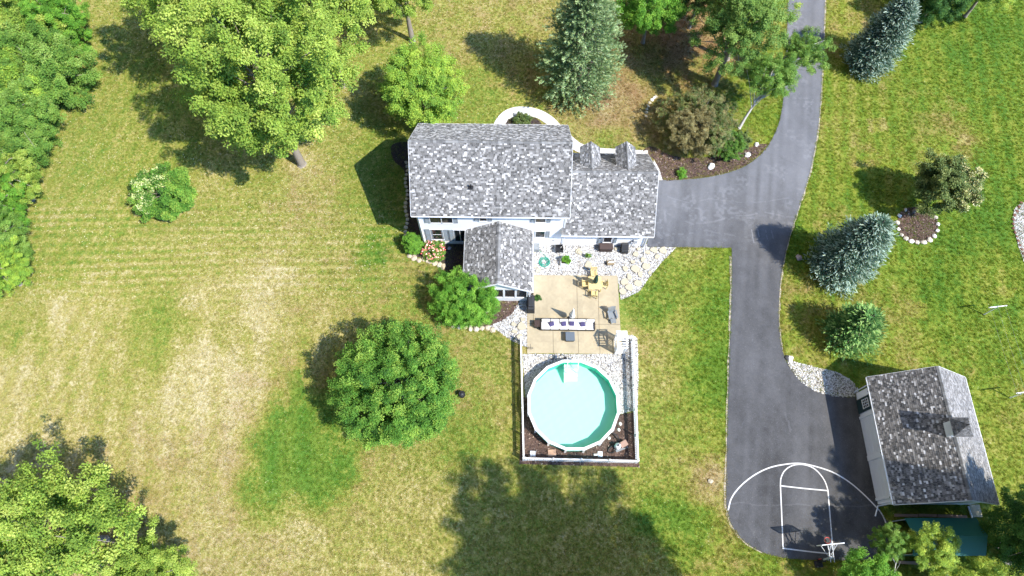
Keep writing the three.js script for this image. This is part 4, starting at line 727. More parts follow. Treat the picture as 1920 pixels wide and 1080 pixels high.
// the east lawn
conifer('blue_spruce', 'silvery blue spruce at the top beside the narrow drive', 'tree', G(1622, 122), { seed: 22, h: 8.8, R: 2.7, step: .34, ...BLUE, tipShare: .45, scale: .56, dens: 1.6 }, 'blue spruces');
conifer('blue_spruce', 'dense blue spruce beside the ring of stones', 'tree', G(1566, 503), { seed: 23, h: 8.6, R: 2.95, step: .34, ...BLUE, tipShare: .45, scale: .56, dens: 1.6 }, 'blue spruces');
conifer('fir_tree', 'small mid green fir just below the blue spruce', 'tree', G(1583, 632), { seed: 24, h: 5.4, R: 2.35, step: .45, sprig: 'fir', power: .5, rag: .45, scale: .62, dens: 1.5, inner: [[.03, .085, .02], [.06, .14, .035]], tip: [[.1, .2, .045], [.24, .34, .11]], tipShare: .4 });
tree('ornamental_tree', 'loose olive tree with cream tipped leaves above the ring of stones', 'tree', at(1778, 352, 3.6, [.5, 0]), { seed: 25, h: 6, R: 2.9, cy: 3.7, ry: 2.2, lean: [.5, -.3], n: 85, per: 38, sprig: 'fine', leaf: 1.3, pal: 'olive', low: -.7, gap: .2, lump: .55, cr: [.16, .3], foot: [-.6, .3], accent: { test: d => d.x > .05, share: .4, pal: [[.3, .3, .12], [.55, .5, .28]] } });
tree('broadleaf_tree', 'dark green tree at the top right edge behind the blue spruce', 'tree', at(1772, -25, 4.5), { seed: 26, h: 9, R: 3, cy: 4.5, ry: 3.8, n: 100, per: 40, pal: 'dark', low: -.8, tone: [.2, 1] });
tree('broadleaf_tree', 'pale yellow-green tree at the top right corner', 'tree', at(1862, -35, 4.5), { seed: 27, h: 8, R: 2.9, cy: 4.8, ry: 3, n: 80, per: 40, pal: 'birch', low: -.7, gap: .2 });
// around the court
tree('birch_tree', 'yellow-green birch leaning over the green canvas shelter', 'tree', G(1772, 1098), { seed: 28, h: 6.8, R: 1.75, cy: 4.6, ry: 1.7, lean: [-2.7, -2.3], n: 60, per: 36, sprig: 'long', pal: 'birch', low: -.75, gap: .14, hole: .34, lump: .6, dens: 1.2, cr: [.16, .3], bark: M.birch, trunk: .09, limbs: 7 });
tree('birch_tree', 'darker green slender tree between the court and canvas shelter', 'tree', G(1668, 1102), { seed: 29, h: 5.2, R: 1.15, cy: 3.4, ry: 1.5, lean: [-1.0, -2.9], n: 50, per: 36, sprig: 'long', pal: 'wood', low: -.75, gap: .15, bark: M.birch, trunk: .06, limbs: 5 });
tree('broadleaf_tree', 'bright green leafy tree at the bottom edge right of the hoop', 'tree', at(1625, 1100, 3), { seed: 30, h: 5, R: 2.3, cy: 3, ry: 1.9, n: 80, per: 40, sprig: 'long', pal: 'bright', low: -.7, lump: .5 });
tree('birch_tree', 'yellow-green tree in the bottom right corner below the canvas shelter', 'tree', at(1845, 1118, 4), { seed: 31, h: 7, R: 2.3, cy: 4, ry: 2.4, n: 85, per: 42, sprig: 'long', pal: 'birch', low: -.7, gap: .2, lump: .5 });
tree('broadleaf_tree', 'dark green tree at the right edge behind the detached garage', 'tree', at(1962, 1015, 5), { seed: 32, h: 10.5, R: 3.4, cy: 5.4, ry: 4.4, n: 130, per: 40, pal: 'dark', low: -.8, tone: [.2, 1] });
// left foreground
tree('broadleaf_tree', 'large pale green tree in the bottom left corner', 'tree', at(88, 1000, 7), { seed: 33, h: 11.5, R: 5.5, cy: 7, ry: 3.8, n: 150, per: 46, pal: 'oak', low: -.6, cr: [.14, .24], gap: .12, lump: .5 });
tree('broadleaf_tree', 'small pale green tree at the bottom edge beside the corner tree', 'tree', at(278, 1082, 5), { seed: 34, h: 7.4, R: 3.1, cy: 5, ry: 2.3, n: 80, per: 40, pal: 'oak', low: -.6, gap: .22, lump: .6 });
// the wood along the left edge
[['topmost', 40, -30, 4.2], ['second from the top', 5, 50, 4.2], ['slim, overhanging the lawn near the top,', 92, 22, 2.7], ['third from the top', 62, 112, 3.9], ['fourth from the top', -15, 160, 4.0], ['widest, reaching farthest over the lawn,', 22, 212, 3.2], ['above the hedge bend', -34, 270, 3.6], ['just below the hedge bend', -10, 318, 2.4], ['third from the bottom', -40, 372, 2.7], ['second from the bottom', -36, 432, 2.5], ['lowest and narrowest', -40, 486, 2.2]].forEach(([w, u, v, R], i) =>
  tree('woodland_tree', `leafy tree ${w} in the left border wood`, 'tree', at(u, v, 5), { seed: 50 + i, h: 7 + R * .7, R: R * 1.08, cy: 4.1, ry: 4.0, n: 60 + Math.round(R * 20), per: 44, pal: ['wood', 'oak', 'bright', 'wood', 'lime', 'wood'][i % 6], low: -.97, gap: .1, lump: .5 }, 'trees of the left border wood'));
{ // pale fallen leaves and the sandy strip along the drive
  const petals = [], o = new THREE.Object3D(); reseed(410);
  for (let i = 0; i < 5200; i++) { const u = rr(20, 960), v = rr(-10, 560); if (rnd() > .25 + .75 * sstep(.4, .65, noise(u / 60, v / 60)) || (u > 760 && v > 225)) continue; const p = G(u, v); o.position.set(p.x, .09, p.z); o.rotation.set(rr(-.4, .4), rr(0, 6), rr(-.4, .4)); o.scale.setScalar(rr(.05, .11)); o.updateMatrix(); const k = rr(.7, 1); petals.push({ m: o.matrix.clone(), c: new THREE.Color().setRGB(.7 * k, .64 * k, .36 * k) }); }
  instanced('fallen_leaves', chipGeo, stones, petals, scene).userData = { kind: 'stuff', label: 'pale fallen leaves scattered on the lawn left of the house', category: 'leaves' };
  const sand = std(.42, .37, .28, 1), e = px([[1467, 655], [1461, 610], [1461, 560], [1466, 510], [1479, 450], [1498, 390], [1517, 330], [1531, 260], [1538, 200], [1543, 100], [1547, 0]]), w = px([[1371, 480], [1371, 560], [1366, 700], [1362, 870], [1362, 950], [1372, 985], [1395, 1015], [1430, 1036]]);
  const edge = p => stripe(smooth(p, 8, false).map((q, i) => q.clone().add(V(.14 * (noise(i * .7, 3) - .5), 0, 0))), .2, .018);
  ground('sandy_edge', edge(e), sand); ground('sandy_edge', edge(w), sand);
}
{ // standing grass over the lawn and along the hard edges
  const blade = (() => { reseed(400); const pos = []; for (let i = 0; i < 9; i++) { const a = i * 2.4, r = rr(0, .05), x = Math.cos(a) * r, z = Math.sin(a) * r, b = rr(0, 6.3), w = rr(.008, .016), hh = rr(.5, 1), lx = Math.cos(a) * rr(.02, .1), lz = Math.sin(a) * rr(.02, .1); pos.push(x - Math.cos(b) * w, 0, z - Math.sin(b) * w, x + Math.cos(b) * w, 0, z + Math.sin(b) * w, x + lx, .085 * hh, z + lz); } const g = new THREE.BufferGeometry(); g.setAttribute('position', new THREE.Float32BufferAttribute(pos, 3)); g.setAttribute('uv', new THREE.Float32BufferAttribute(pos.length / 3 * 2, 2)); g.computeVertexNormals(); return g; })();
  const hard = [driveOutline, px([[988, 455], [1214, 455], [1268, 464], [1164, 562], [1198, 634], [1198, 876], [974, 870], [974, 640], [918, 612], [988, 560]])], list = [], o = new THREE.Object3D(); reseed(401);
  const add = (x, z, k) => { const p = { x, z }; if (hard.some(h => inside(p, h))) return; o.position.set(x, 0, z); o.rotation.set(0, rr(0, 6.3), 0); o.scale.set(k * rr(.8, 1.4), k * rr(.7, 1.3), k * rr(.8, 1.4)); o.updateMatrix(); const t = lawnTone(x, z, rr(-.24, .18)), l = rr(.7, 1.35); list.push({ m: o.matrix.clone(), c: new THREE.Color().setRGB(t[0] * l, t[1] * l, t[2] * l) }); };
  for (let i = 0; i < 150000; i++) { const z = rr(-56, 0), wide = 38 + 17 * -z / 56; add(rr(-wide, wide), z, 1.25); }
  for (let i = 0; i < driveOutline.length; i++) { const a = driveOutline[i], b = driveOutline[(i + 1) % driveOutline.length], n = Math.ceil(a.distanceTo(b) * 16); for (let k = 0; k < n; k++) { const f = k / n; add(a.x + (b.x - a.x) * f + rr(-.16, .16), a.z + (b.z - a.z) * f + rr(-.16, .16), 1.5); } }
  const g = instanced('grass', blade, new THREE.MeshPhysicalMaterial({ roughness: .9, transmission: .25, thickness: 0, side: THREE.DoubleSide, specularIntensity: .2 }), list, scene); g.userData = { kind: 'stuff', label: 'short grass standing over the lawns', category: 'grass' };
}
// trees beyond the frame whose shadows fall into the picture
tree('tall_tree', 'very tall broad tree beyond the bottom edge whose shadow crosses the lawn', 'tree', V(18.6, 0, 9.0), { seed: 70, dens: 1.3, hole: .2, h: 31, R: 7.7, cy: 21, ry: 9.5, n: 150, per: 40, pal: 'oak', low: -.8, cr: [.16, .26], gap: .2, lump: .5 });
tree('tall_tree', 'tall tree beyond the right edge whose shadow darkens the detached garage roof', 'tree', V(36.4, 0, -1.3), { seed: 71, h: 16, R: 3.4, cy: 11.6, ry: 4, pal: 'oak', low: -.7, gap: .06, hole: .2 });

// ---------------------------------------------------------------- pool and its fences
{
  const pool = thing('swimming_pool', 'round above-ground pool with white rim and turquoise water inside the picket fence', 'pool', V(4.815, 0, -12.55));
  const n = 16, ro = 3.66, ri = 3.44, h = 1.25, wy = 1.12, fl = .1;
  const ring = (r, y, off = .5) => Array.from({ length: n }, (_, i) => { const a = (i + off) / n * Math.PI * 2; return V(Math.cos(a) * r, y, Math.sin(a) * r); });
  const ins = ring(ri + .06, 0), wall = [], O = ring(ro, h), I = ring(ri, h);
  ins.forEach((p, i) => { const q = ins[(i + 1) % n]; wall.push(hexa([p.clone().setY(fl), q.clone().setY(fl), q.clone().multiplyScalar(1.012).setY(fl), p.clone().multiplyScalar(1.012).setY(fl), p.clone().setY(h - .03), q.clone().setY(h - .03), q.clone().multiplyScalar(1.012).setY(h - .03), p.clone().multiplyScalar(1.012).setY(h - .03)])); });
  const liner = std(.1, .62, .44, .6);
  part('wall', wall, liner, pool);
  O.forEach((p, i) => { const q = O[(i + 1) % n], a = I[(i + 1) % n], b = I[i], g = .006; const k = (s, e) => s.clone().lerp(e, g); part('rim', slab4(k(p, q), k(q, p), k(a, b), k(b, a), .06), M.vinyl, pool); });
  ring(ro - .06, 0).forEach(p => part('post', bx(.16, h - .02, .1, p.x, h / 2 - .02, p.z), M.vinyl, pool));
  { const g = new THREE.CircleGeometry(ri + .07, n, Math.PI / n); g.rotateX(-Math.PI / 2); g.translate(0, fl + .02, 0); part('floor', g, std(.5, .8, .67, .6), pool); }
  { // the water surface, with small ripples
    const g = new THREE.CircleGeometry(ri + .058, n, Math.PI / n); g.rotateX(-Math.PI / 2); g.translate(0, wy, 0);
    const rip = greyMap(256, 256, (i, j) => { let s = 0; for (const [a, b, p] of [[3, 1, 0], [2, -3, 1], [5, 2, 2], [-4, 5, 4]]) s += Math.sin((a * i + b * j) / 256 * 6.283 * 2 + p + 2 * noise(i / 40, j / 40)); return .5 + s / 9; });
    part('water', g, new THREE.MeshPhysicalMaterial({ color: new THREE.Color().setRGB(.79, .98, .915), transmission: 1, thickness: 0, roughness: .02, ior: 1.33, bumpMap: rip, bumpScale: .03 }), pool);
  }
  const st = new THREE.Group(); st.name = 'steps'; pool.add(st);
  for (let i = 0; i < 4; i++) part('step', rbx(1.05, .12, .34, -.05, .1 + i * .32, -2.28 - i * .26, .03), M.vinyl, st);
  part('side_panel', [-.6, .5].map(x => hexa([V(x - .03, fl, -1.95), V(x + .03, fl, -1.95), V(x + .03, fl, -3.3), V(x - .03, fl, -3.3), V(x - .03, .3, -1.95), V(x + .03, .3, -1.95), V(x + .03, h, -3.2), V(x - .03, h, -3.2)]))[0], M.vinyl, st);
  for (const x of [-.42, .42]) part('handrail', new THREE.TubeGeometry(new THREE.CatmullRomCurve3([V(x, .9, -2.6), V(x, 1.75, -2.75), V(x, 2.05, -3.15), V(x, 1.85, -3.65), V(x, 1.25, -3.75)]), 16, .028, 6), M.vinyl, pool);
  part('skimmer', rbx(.3, .2, .22, -.52, h - .08, -3.72, .03), M.black, pool);
  single('pump_hose', new THREE.TubeGeometry(new THREE.CatmullRomCurve3([G(1150, 812, .5), G(1158, 818, .4), G(1160, 827, .15), G(1154, 834, .1), G(1145, 838, .15), G(1140, 846, .1), G(1148, 849, .12), G(1155, 842, .25)]), 40, .05, 7), M.black, 'black hose curling from the pool wall to the pump', 'hose');
  const f = thing('pool_pump', 'white and black pool pump with filter tank in the fence corner', 'pump', G(1157, 838), .4);
  part('tank', [(() => { const g = new THREE.LatheGeometry([[0, 0], [.2, 0], [.24, .1], [.24, .5], [.15, .66], [0, .7]].map(p => new THREE.Vector2(...p)), 14); return g; })()], M.vinyl, f); part('motor', [rod(V(.25, .2, .1), V(.7, .2, .25), .12, .12, 10)], M.black, f); part('base', rbx(1.0, .08, .55, .25, .04, .1, .02), M.greyP, f); part('valve', [rod(V(0, .68, 0), V(0, .82, 0), .07), rod(V(0, .78, 0), V(.22, .78, -.1), .03)], M.black, f);
  single('storage_box', [rbx(.55, .4, .4, 0, .2, 0, .03), rbx(.6, .06, .45, 0, .43, 0, .02)], M.timber, 'flat brown box near the bottom right fence corner, beside the pump', 'box', G(1168, 834), .5);
  single('paver', bx(.42, .09, .42, 0, .075, 0), M.vinyl, 'white square block in the bottom left corner of the pool mulch', 'block', G(999, 851));
  single('paver', bx(.62, .08, .5, 0, .07, 0), std(.5, .32, .22, .9), 'pinkish tan square paver in the mulch along the bottom fence', 'paver', G(1035, 849.5), .05);
  single('paver', [bx(.35, .1, .42, 0, .08, 0), bx(.3, .2, .12, -.35, .1, .05)], M.vinyl, 'white block leaning by the middle of the bottom fence', 'block', G(1125, 852));
}
{
  const picketGeo = (() => { const s = new THREE.Shape([[-.045, 0], [.045, 0], [.045, .9], [0, .98], [-.045, .9]].map(p => new THREE.Vector2(...p))); const g = new THREE.ExtrudeGeometry(s, { depth: .022, bevelEnabled: false }); g.translate(0, 0, -.011); return g; })();
  const fence = (label, a, b, posts) => {
    const t = thing('picket_fence', label, 'fence', a.clone(), 0, 'white picket fences round the pool'), d = V().subVectors(b, a), L = d.length(), yaw = Math.atan2(-d.z, d.x); t.rotation.y = yaw;
    for (let i = 0; i < posts; i++) { const x = L * i / (posts - 1); part('post', [bx(.12, 1.2, .12, x, .6, 0), rod(V(x, 1.2, 0), V(x, 1.28, 0), .1, .01, 4)], M.vinyl, t); }
    for (const y of [.22, .86]) part('rail', bx(L, .1, .07, L / 2, y, 0), M.vinyl, t);
    part('cap_rail', rbx(L, .04, .12, L / 2, 1.1, .02, .012), M.vinyl, t);
    const n = Math.floor(L / .172); for (let i = 0; i < n; i++) { const x = (i + .5) * L / n; if (Math.abs(x * (posts - 1) / L - Math.round(x * (posts - 1) / L)) * L / (posts - 1) < .085) continue; const m = part('picket', picketGeo, M.vinyl, t); m.position.set(x, .1, i % 1 ? 0 : .036); }
    return t;
  };
  const A = G(976, 641), B = G(981, 863), C = G(1192, 868), D = G(1183, 640), D2 = G(1184.5, 690);
  fence('white picket fence along the left side of the pool', B, A, 6); fence('white picket fence along the bottom side of the pool', B.clone().add(V(.13, 0, 0)), C, 5); fence('white picket fence along the right side of the pool', C.clone().add(V(0, 0, -.13)), D, 6);
  // arbor over the gate
  const ar = thing('garden_arbor', 'white lattice arbor with slatted top at the patio corner', 'arbor', G(1160, 651));
  for (const x of [-.36, .36]) for (const z of [-.58, .58]) part('post', bx(.09, 1.95, .09, x, .97, z), M.vinyl, ar);
  for (const z of [-.58, .58]) { const l = []; for (let i = -4; i <= 8; i++) { for (const s of [-1, 1]) { const y = .2 + i * .22, a = V(-.34, y, z), b = V(.34, y + s * .68, z); const cl = p => p.setY(clamp(p.y, .15, 1.85)); l.push(bar(cl(a), cl(b), .03, .015)); } } part('lattice', l, M.vinyl, ar); }
  for (const x of [-.36, .36]) { part('rafter', [bar(V(x, 1.93, -.72), V(x, 2.38, 0), .06, .09), bar(V(x, 2.38, 0), V(x, 1.93, .72), .06, .09)], M.vinyl, ar); part('cross_beam', bx(.06, .08, 1.3, x, 1.9, 0), M.vinyl, ar); }
  for (let i = 0; i < 9; i++) { const f = -1 + i / 4; part('slat', bx(.9, .03, .075, 0, 2.42 - Math.abs(f) * .44, f * .7), M.vinyl, ar); }
  part('gate', [bx(.05, .06, 1.05, -.36, .95, 0), bx(.05, .06, 1.05, -.36, .25, 0), ...Array.from({ length: 7 }, (_, i) => bx(.03, .9, .06, -.36, .6, -.45 + i * .15))], M.vinyl, ar);
}

// ---------------------------------------------------------------- patio furniture
const PY = .07, onPatio = (u, v) => G(u, v, 0).setY(PY);
{
  // sofa in three sections
  const w = 1.5, d = .86, sec = thing('sofa_section', 'left section of the dark wicker patio sofa with white cushions', 'sofa', onPatio(1031, 612), -.012, 'sections of the patio sofa');
  part('frame', [rbx(w, .26, d, 0, .17, 0, .03), rbx(w, .5, .09, 0, .5, -d / 2 + .045, .03)], M.wicker, sec);
  for (const x of [-.5, .5]) { part('seat_cushion', rbx(w / 2 - .03, .16, d - .2, x * w / 2, .37, .08, .05), M.cushion, sec); const b = part('back_cushion', rbx(w / 2 - .04, .42, .15, 0, 0, 0, .06), M.cushion, sec); b.position.set(x * w / 2, .62, -d / 2 + .17); b.rotation.x = -.14; }
  const s2 = copyOf(sec, 'middle section of the dark wicker patio sofa with white cushions', onPatio(1064.5, 612.3), -.012), s3 = copyOf(sec, 'right end section of the dark wicker patio sofa with an arm', onPatio(1097, 612.8), -.012);
  part('arm', rbx(.09, .58, d, w / 2 - .02, .34, 0, .03), M.wicker, s3); part('arm', rbx(.09, .58, d, -w / 2 - .03, .34, 0, .03), M.wicker, sec);
  let first; [['leftmost purple throw pillow on the patio sofa', 1034.5, 607.5, .3], ['purple throw pillow left of the sofa middle', 1057, 607.5, .2], ['purple throw pillow right of the sofa middle', 1072, 607, -.06], ['rightmost purple throw pillow on the patio sofa', 1092.5, 608.2, .08]].forEach(([l, u, v, r]) => {
    const p = G(u, v, .6); if (!first) { first = single('throw_pillow', (() => { const g = new RoundedBoxGeometry(.42, .42, .14, 4, .06); g.rotateX(-.75); return g; })(), M.purple, l, 'pillow', p, r, 'purple pillows on the sofa'); } else copyOf(first, l, p, r);
  });
  const et = thing('side_table', 'small dark wicker box table at the left end of the sofa', 'table', onPatio(1007, 611)); part('base', rbx(.46, .5, .52, 0, .25, 0, .04), M.wicker, et); part('table_top', rbx(.5, .04, .56, 0, .53, 0, .015), M.brown, et);
  const ct = thing('fire_table', 'square grey covered low table in front of the sofa', 'table', onPatio(1068, 634.5)); part('base', rbx(.66, .34, .66, 0, .19, 0, .03), M.cover, ct); part('cover', rbx(.76, .16, .76, 0, .44, 0, .03), std(.1, .125, .15, .7), ct);
  // folded white sunshade behind the sofa
  const fu = thing('folded_sunshade', 'white folded patio umbrella on a black stand behind the sofa', 'umbrella', onPatio(1069, 599));
  part('pole', rod(V(0, 0, 0), V(.12, 2.35, -.02), .03), M.black, fu);
  { const g = new THREE.CylinderGeometry(.05, .27, 1.45, 10, 6), p = g.attributes.position; for (let i = 0; i < p.count; i++) { const a = Math.atan2(p.getZ(i), p.getX(i)), k = 1 + .22 * Math.cos(a * 5); p.setX(i, p.getX(i) * k); p.setZ(i, p.getZ(i) * k); } g.computeVertexNormals(); g.translate(.085, 1.62, 0); part('canopy', g, M.cushion, fu); }
  part('base', [rod(V(0, 0, 0), V(0, .09, 0), .3, .26, 14)], M.black, fu); part('strap', (() => { const g = new THREE.TorusGeometry(.2, .03, 6, 14); g.rotateX(Math.PI / 2); g.translate(.06, 1.2, 0); return g; })(), M.black, fu);
  // dining set
  const tb = thing('dining_table', 'square pale yellow patio dining table', 'table', onPatio(1113.5, 537.5));
  part('table_top', Array.from({ length: 9 }, (_, i) => rbx(1.12, .04, .122, 0, .72, -.52 + i * .13, .008))[0], M.teak, tb); for (let i = 1; i < 9; i++) part('slat', rbx(1.12, .04, .122, 0, .72, -.52 + i * .13, .008), M.teak, tb);
  for (const x of [-.5, .5]) for (const z of [-.5, .5]) part('leg', bx(.07, .7, .07, x, .35, z), M.teak, tb);
  const um = thing('closed_umbrella', 'closed dark green umbrella standing through the yellow dining table', 'umbrella', onPatio(1113.5, 538));
  part('pole', rod(V(0, .05, 0), V(0, 2.55, 0), .025), M.teak, um); part('base', rod(V(0, 0, 0), V(0, .1, 0), .22, .2, 12), M.dgreen, um);
  { const g = new THREE.LatheGeometry([[.05, .95], [.17, 1.0], [.19, 1.3], [.14, 1.8], [.05, 2.35], [.02, 2.5]].map(p => new THREE.Vector2(...p)), 16), p = g.attributes.position; for (let i = 0; i < p.count; i++) { const a = Math.atan2(p.getZ(i), p.getX(i)), k = 1 + .18 * Math.cos(a * 8); p.setX(i, p.getX(i) * k); p.setZ(i, p.getZ(i) * k); } g.computeVertexNormals(); part('canopy', g, M.dgreen, um); }
  const ch = thing('dining_chair', 'yellow patio chair on the house side of the dining table', 'chair', onPatio(1112, 517), 0, 'chairs round the yellow dining table'); // faces +z
  for (const x of [-.24, .24]) { part('leg', bx(.05, .62, .05, x, .31, .24), M.teak, ch); part('leg', bar(V(x, 0, -.26), V(x, .95, -.34), .05, .05), M.teak, ch); part('armrest', rbx(.07, .035, .56, x, .63, -.02, .01), M.teak, ch); }
  for (let i = 0; i < 5; i++) part('seat_slat', bx(.46, .025, .085, 0, .43, -.2 + i * .1), M.teak, ch);
  for (let i = 0; i < 5; i++) part('back_slat', bar(V(-.18 + i * .09, .46, -.27), V(-.18 + i * .09, .95 + .05 * (1 - Math.abs(i - 2) / 2), -.345), .07, .02), M.teak, ch);
  part('top_rail', bx(.5, .08, .03, 0, .96, -.345), M.teak, ch);
  copyOf(ch, 'yellow patio chair on the left side of the dining table', onPatio(1097, 537), Math.PI / 2); copyOf(ch, 'yellow patio chair on the pool side of the dining table', onPatio(1113, 555), Math.PI - .1); copyOf(ch, 'patio chair on the right side of the dining table, brown backed', onPatio(1130, 538), -Math.PI / 2);
  // grey chair at the patio edge
  const ad = thing('adirondack_chair', 'grey slatted garden chair with footrest at the right patio edge', 'chair', onPatio(1147, 594), .15);
  for (let i = 0; i < 5; i++) part('seat_slat', bx(.54, .025, .1, 0, .36 - i * .02, .22 - i * .11), M.greyP, ad); for (let i = 0; i < 6; i++) part('back_slat', bar(V(-.23 + i * .092, .25, -.26), V(-.27 + i * .108, .95 + .1 * Math.sin(Math.PI * i / 5), -.52), .085, .022), M.greyP, ad);
  for (const x of [-.33, .33]) { part('armrest', rbx(.13, .03, .72, x, .55, 0, .01), M.greyP, ad); part('leg', bx(.06, .54, .09, x, .27, .26), M.greyP, ad); part('leg', bar(V(x * .85, .38, .3), V(x * .85, .02, -.5), .04, .1), M.greyP, ad); }
  const fs = thing('footstool', 'low grey slatted footstool in front of the grey garden chair', 'stool', onPatio(1149, 604), .15); for (let i = 0; i < 4; i++) part('slat', bx(.44, .025, .085, 0, .3 - Math.abs(i - 1.5) * .02, -.15 + i * .1), M.greyP, fs); for (const x of [-.18, .18]) part('leg', [bx(.04, .3, .06, x, .15, -.1), bx(.04, .3, .06, x, .15, .14), bx(.04, .05, .3, x, .26, 0)], M.greyP, fs);
  // covered grill and its plant
  const gr = thing('covered_grill', 'barbecue grill under a black cover beside the sunroom', 'grill', onPatio(995, 575)); part('cover', [rbx(.62, .95, 1.28, 0, .5, 0, .08), rbx(.5, .26, .86, -.03, 1.05, 0, .1)], M.cover, gr); part('hem', rbx(.66, .08, 1.32, 0, .06, 0, .03), M.black, gr);
  tree('potted_plant', 'small dark green potted plant at the corner of the covered grill', 'plant', onPatio(1007, 563), { seed: 81, h: .7, R: .26, cy: .5, ry: .26, n: 18, per: 14, sprig: 'tiny', pal: 'dark', gap: 0, trunk: .02, limbs: 3 });
  const hk = thing('hanger_hook', 'thin wire garden hook standing at the lower left patio corner', 'hook', onPatio(994, 655)); part('stake', rod(V(0, 0, 0), V(0, 1.3, 0), .014), M.black, hk); part('hoop', (() => { const g = new THREE.TorusGeometry(.24, .014, 6, 24); g.translate(0, .26, 0); return g; })(), M.black, hk);
}
// ---------------------------------------------------------------- along the garage wing
{
  const gc = (u, v, y = .02) => G(u, v, 0).setY(y);
  const b1 = thing('covered_bench', 'long brown covered box below the garage wing window', 'storage bench', gc(1135, 468)); part('cover', [rbx(1.12, .6, .52, 0, .32, 0, .04)], M.brown, b1); part('lid', rbx(1.18, .07, .58, 0, .64, 0, .03), std(.065, .042, .036, .7), b1);
  const b2 = thing('covered_chair', 'dark brown covered patio chair nearest the driveway', 'covered chair', gc(1170, 470)); part('cover', [rbx(.62, .5, .66, 0, .27, 0, .06), hexa([V(-.31, .5, -.33), V(.31, .5, -.33), V(.31, .5, .2), V(-.31, .5, .2), V(-.29, .92, -.31), V(.29, .92, -.31), V(.29, .88, -.1), V(-.29, .88, -.1)])], M.cover, b2); part('hem', rbx(.66, .06, .7, 0, .06, 0, .02), M.brown, b2);
  const fp = thing('fire_pit', 'small square black fire pit between the sunroom and the covered box', 'fire pit', gc(1048.5, 470), .1); part('bowl', [bx(.6, .36, .05, 0, .4, -.28), bx(.6, .36, .05, 0, .4, .28), bx(.05, .36, .51, -.28, .4, 0), bx(.05, .36, .51, .28, .4, 0), bx(.52, .04, .52, 0, .3, 0)], M.black, fp); for (const x of [-.26, .26]) for (const z of [-.26, .26]) part('leg', bx(.05, .24, .05, x, .12, z), M.black, fp); part('handle', rod(V(.1, .5, 0), V(.16, .64, -.05), .03), M.vinyl, fp);
  const ac = thing('air_conditioner', 'grey air conditioner unit between sunroom and house wall', 'air conditioner', gc(1003.5, 468)); part('body', rbx(.7, .6, .6, 0, .32, 0, .03), M.greyP, ac); part('fan_grille', [0, .08, .16, .23].map(r => { const g = new THREE.TorusGeometry(.03 + r, .01, 5, 20); g.rotateX(Math.PI / 2); g.translate(0, .63, 0); return g; }), M.galv, ac);
  // hose coil
  const hp = []; reseed(90); for (let i = 0; i < 120; i++) { const a = i * .42, r = .36 + .12 * Math.sin(i * .31) + rr(-.02, .02); hp.push(V(Math.cos(a) * r, .05 + .05 * Math.abs(Math.sin(i * .77)), Math.sin(a) * r)); } hp.push(V(.1, .05, -.6), V(-.25, .04, -.95), V(-.5, .04, -1.25));
  single('garden_hose', new THREE.TubeGeometry(new THREE.CatmullRomCurve3(hp), 620, .019, 5), M.hose, 'green garden hose coiled on the white pebbles', 'hose', gc(1020.5, 492));
  const pl = thing('planter_box', 'white rectangular planter box on the pebbles', 'planter', gc(1060, 494)); for (const z of [-.24, .24]) part('side', bx(.86, .42, .04, 0, .22, z), M.vinyl, pl); for (const x of [-.41, .41]) part('side', bx(.04, .42, .44, x, .22, 0), M.vinyl, pl); part('soil', bx(.78, .05, .44, 0, .34, 0), std(.03, .02, .014, 1), pl);
  tree('leafy_plant', 'bright green leafy plant growing in the white planter box', 'plant', gc(1060, 493).setY(.36), { seed: 91, h: .6, R: .3, cy: .3, ry: .25, n: 16, per: 10, sprig: 'tiny', leaf: 1.3, pal: 'bright', gap: 0, trunk: .015, limbs: 6 });
  tree('leafy_plant', 'tiny green plant alone in the middle of the pebbles', 'plant', gc(1101, 484), { seed: 92, h: .5, R: .2, cy: .35, ry: .2, n: 14, per: 12, sprig: 'tiny', pal: 'wood', gap: 0, trunk: .012, limbs: 4 });
  const bo = (label, u, v, s, mat, k = 0, cat = 'rock') => { const m = single(cat === 'rock' ? 'boulder' : 'stone', BOULDERS[k], mat, label, cat, gc(u, v, s * .3)); m.scale.set(s, s * .75, s * .85); m.rotation.y = u; return m; };
  const log = thing('log_stump', 'low tan log stump with a white band on the pebbles', 'log', gc(1144, 495), .1); part('wood', [rod(V(-.3, .2, 0), V(.3, .2, 0), .21, .21, 12)], std(.26, .2, .12, .9), log); part('band', rbx(.5, .03, .1, .04, .415, .02, .01), M.vinyl, log);
  bo('tan rock on the pebbles left of the brown covered box', 1086, 474, .26, M.flag, 1);
  bo('white boulder in the mulch at the front of the drive bed', 1333, 313, .38, std(.7, .7, .69, .9), 2); bo('white boulder near the right tip of the mulch bed', 1401, 291, .3, M.stoneW, 3); bo('pale rock on the grass edge above the mulch bed tip', 1418, 272, .26, M.stoneW, 0);
  bo('dark and pale rock at the drive edge above the garage pebbles', 1481, 673, .3, M.stoneW, 1); bo('small dark rock beside the pale rock at the drive edge', 1475, 671, .22, std(.05, .05, .05, .9), 2);
  bo('pinkish rock on the lawn left of the blue spruce', 1497, 484, .32, std(.36, .3, .3, .9), 3); bo('pale rock pile on the lawn left of the court', 1332, 902, .22, M.flag, 0);
  bo('grey round stone in the dark bed by the sunroom', 842.5, 466, .2, std(.3, .3, .31, .9), 2);
  const ball = thing('ball_planter', 'black round pot lying on the lawn right of the round maple', 'pot', G(866, 741)); part('bowl', (() => { const g = new THREE.SphereGeometry(.34, 20, 14); g.translate(0, .32, 0); return g; })(), M.black, ball); part('rim', (() => { const g = new THREE.TorusGeometry(.2, .03, 8, 20); g.rotateX(Math.PI / 2); g.translate(0, .6, 0); return g; })(), M.cover, ball);
  ball.scale.setScalar(.9);
}
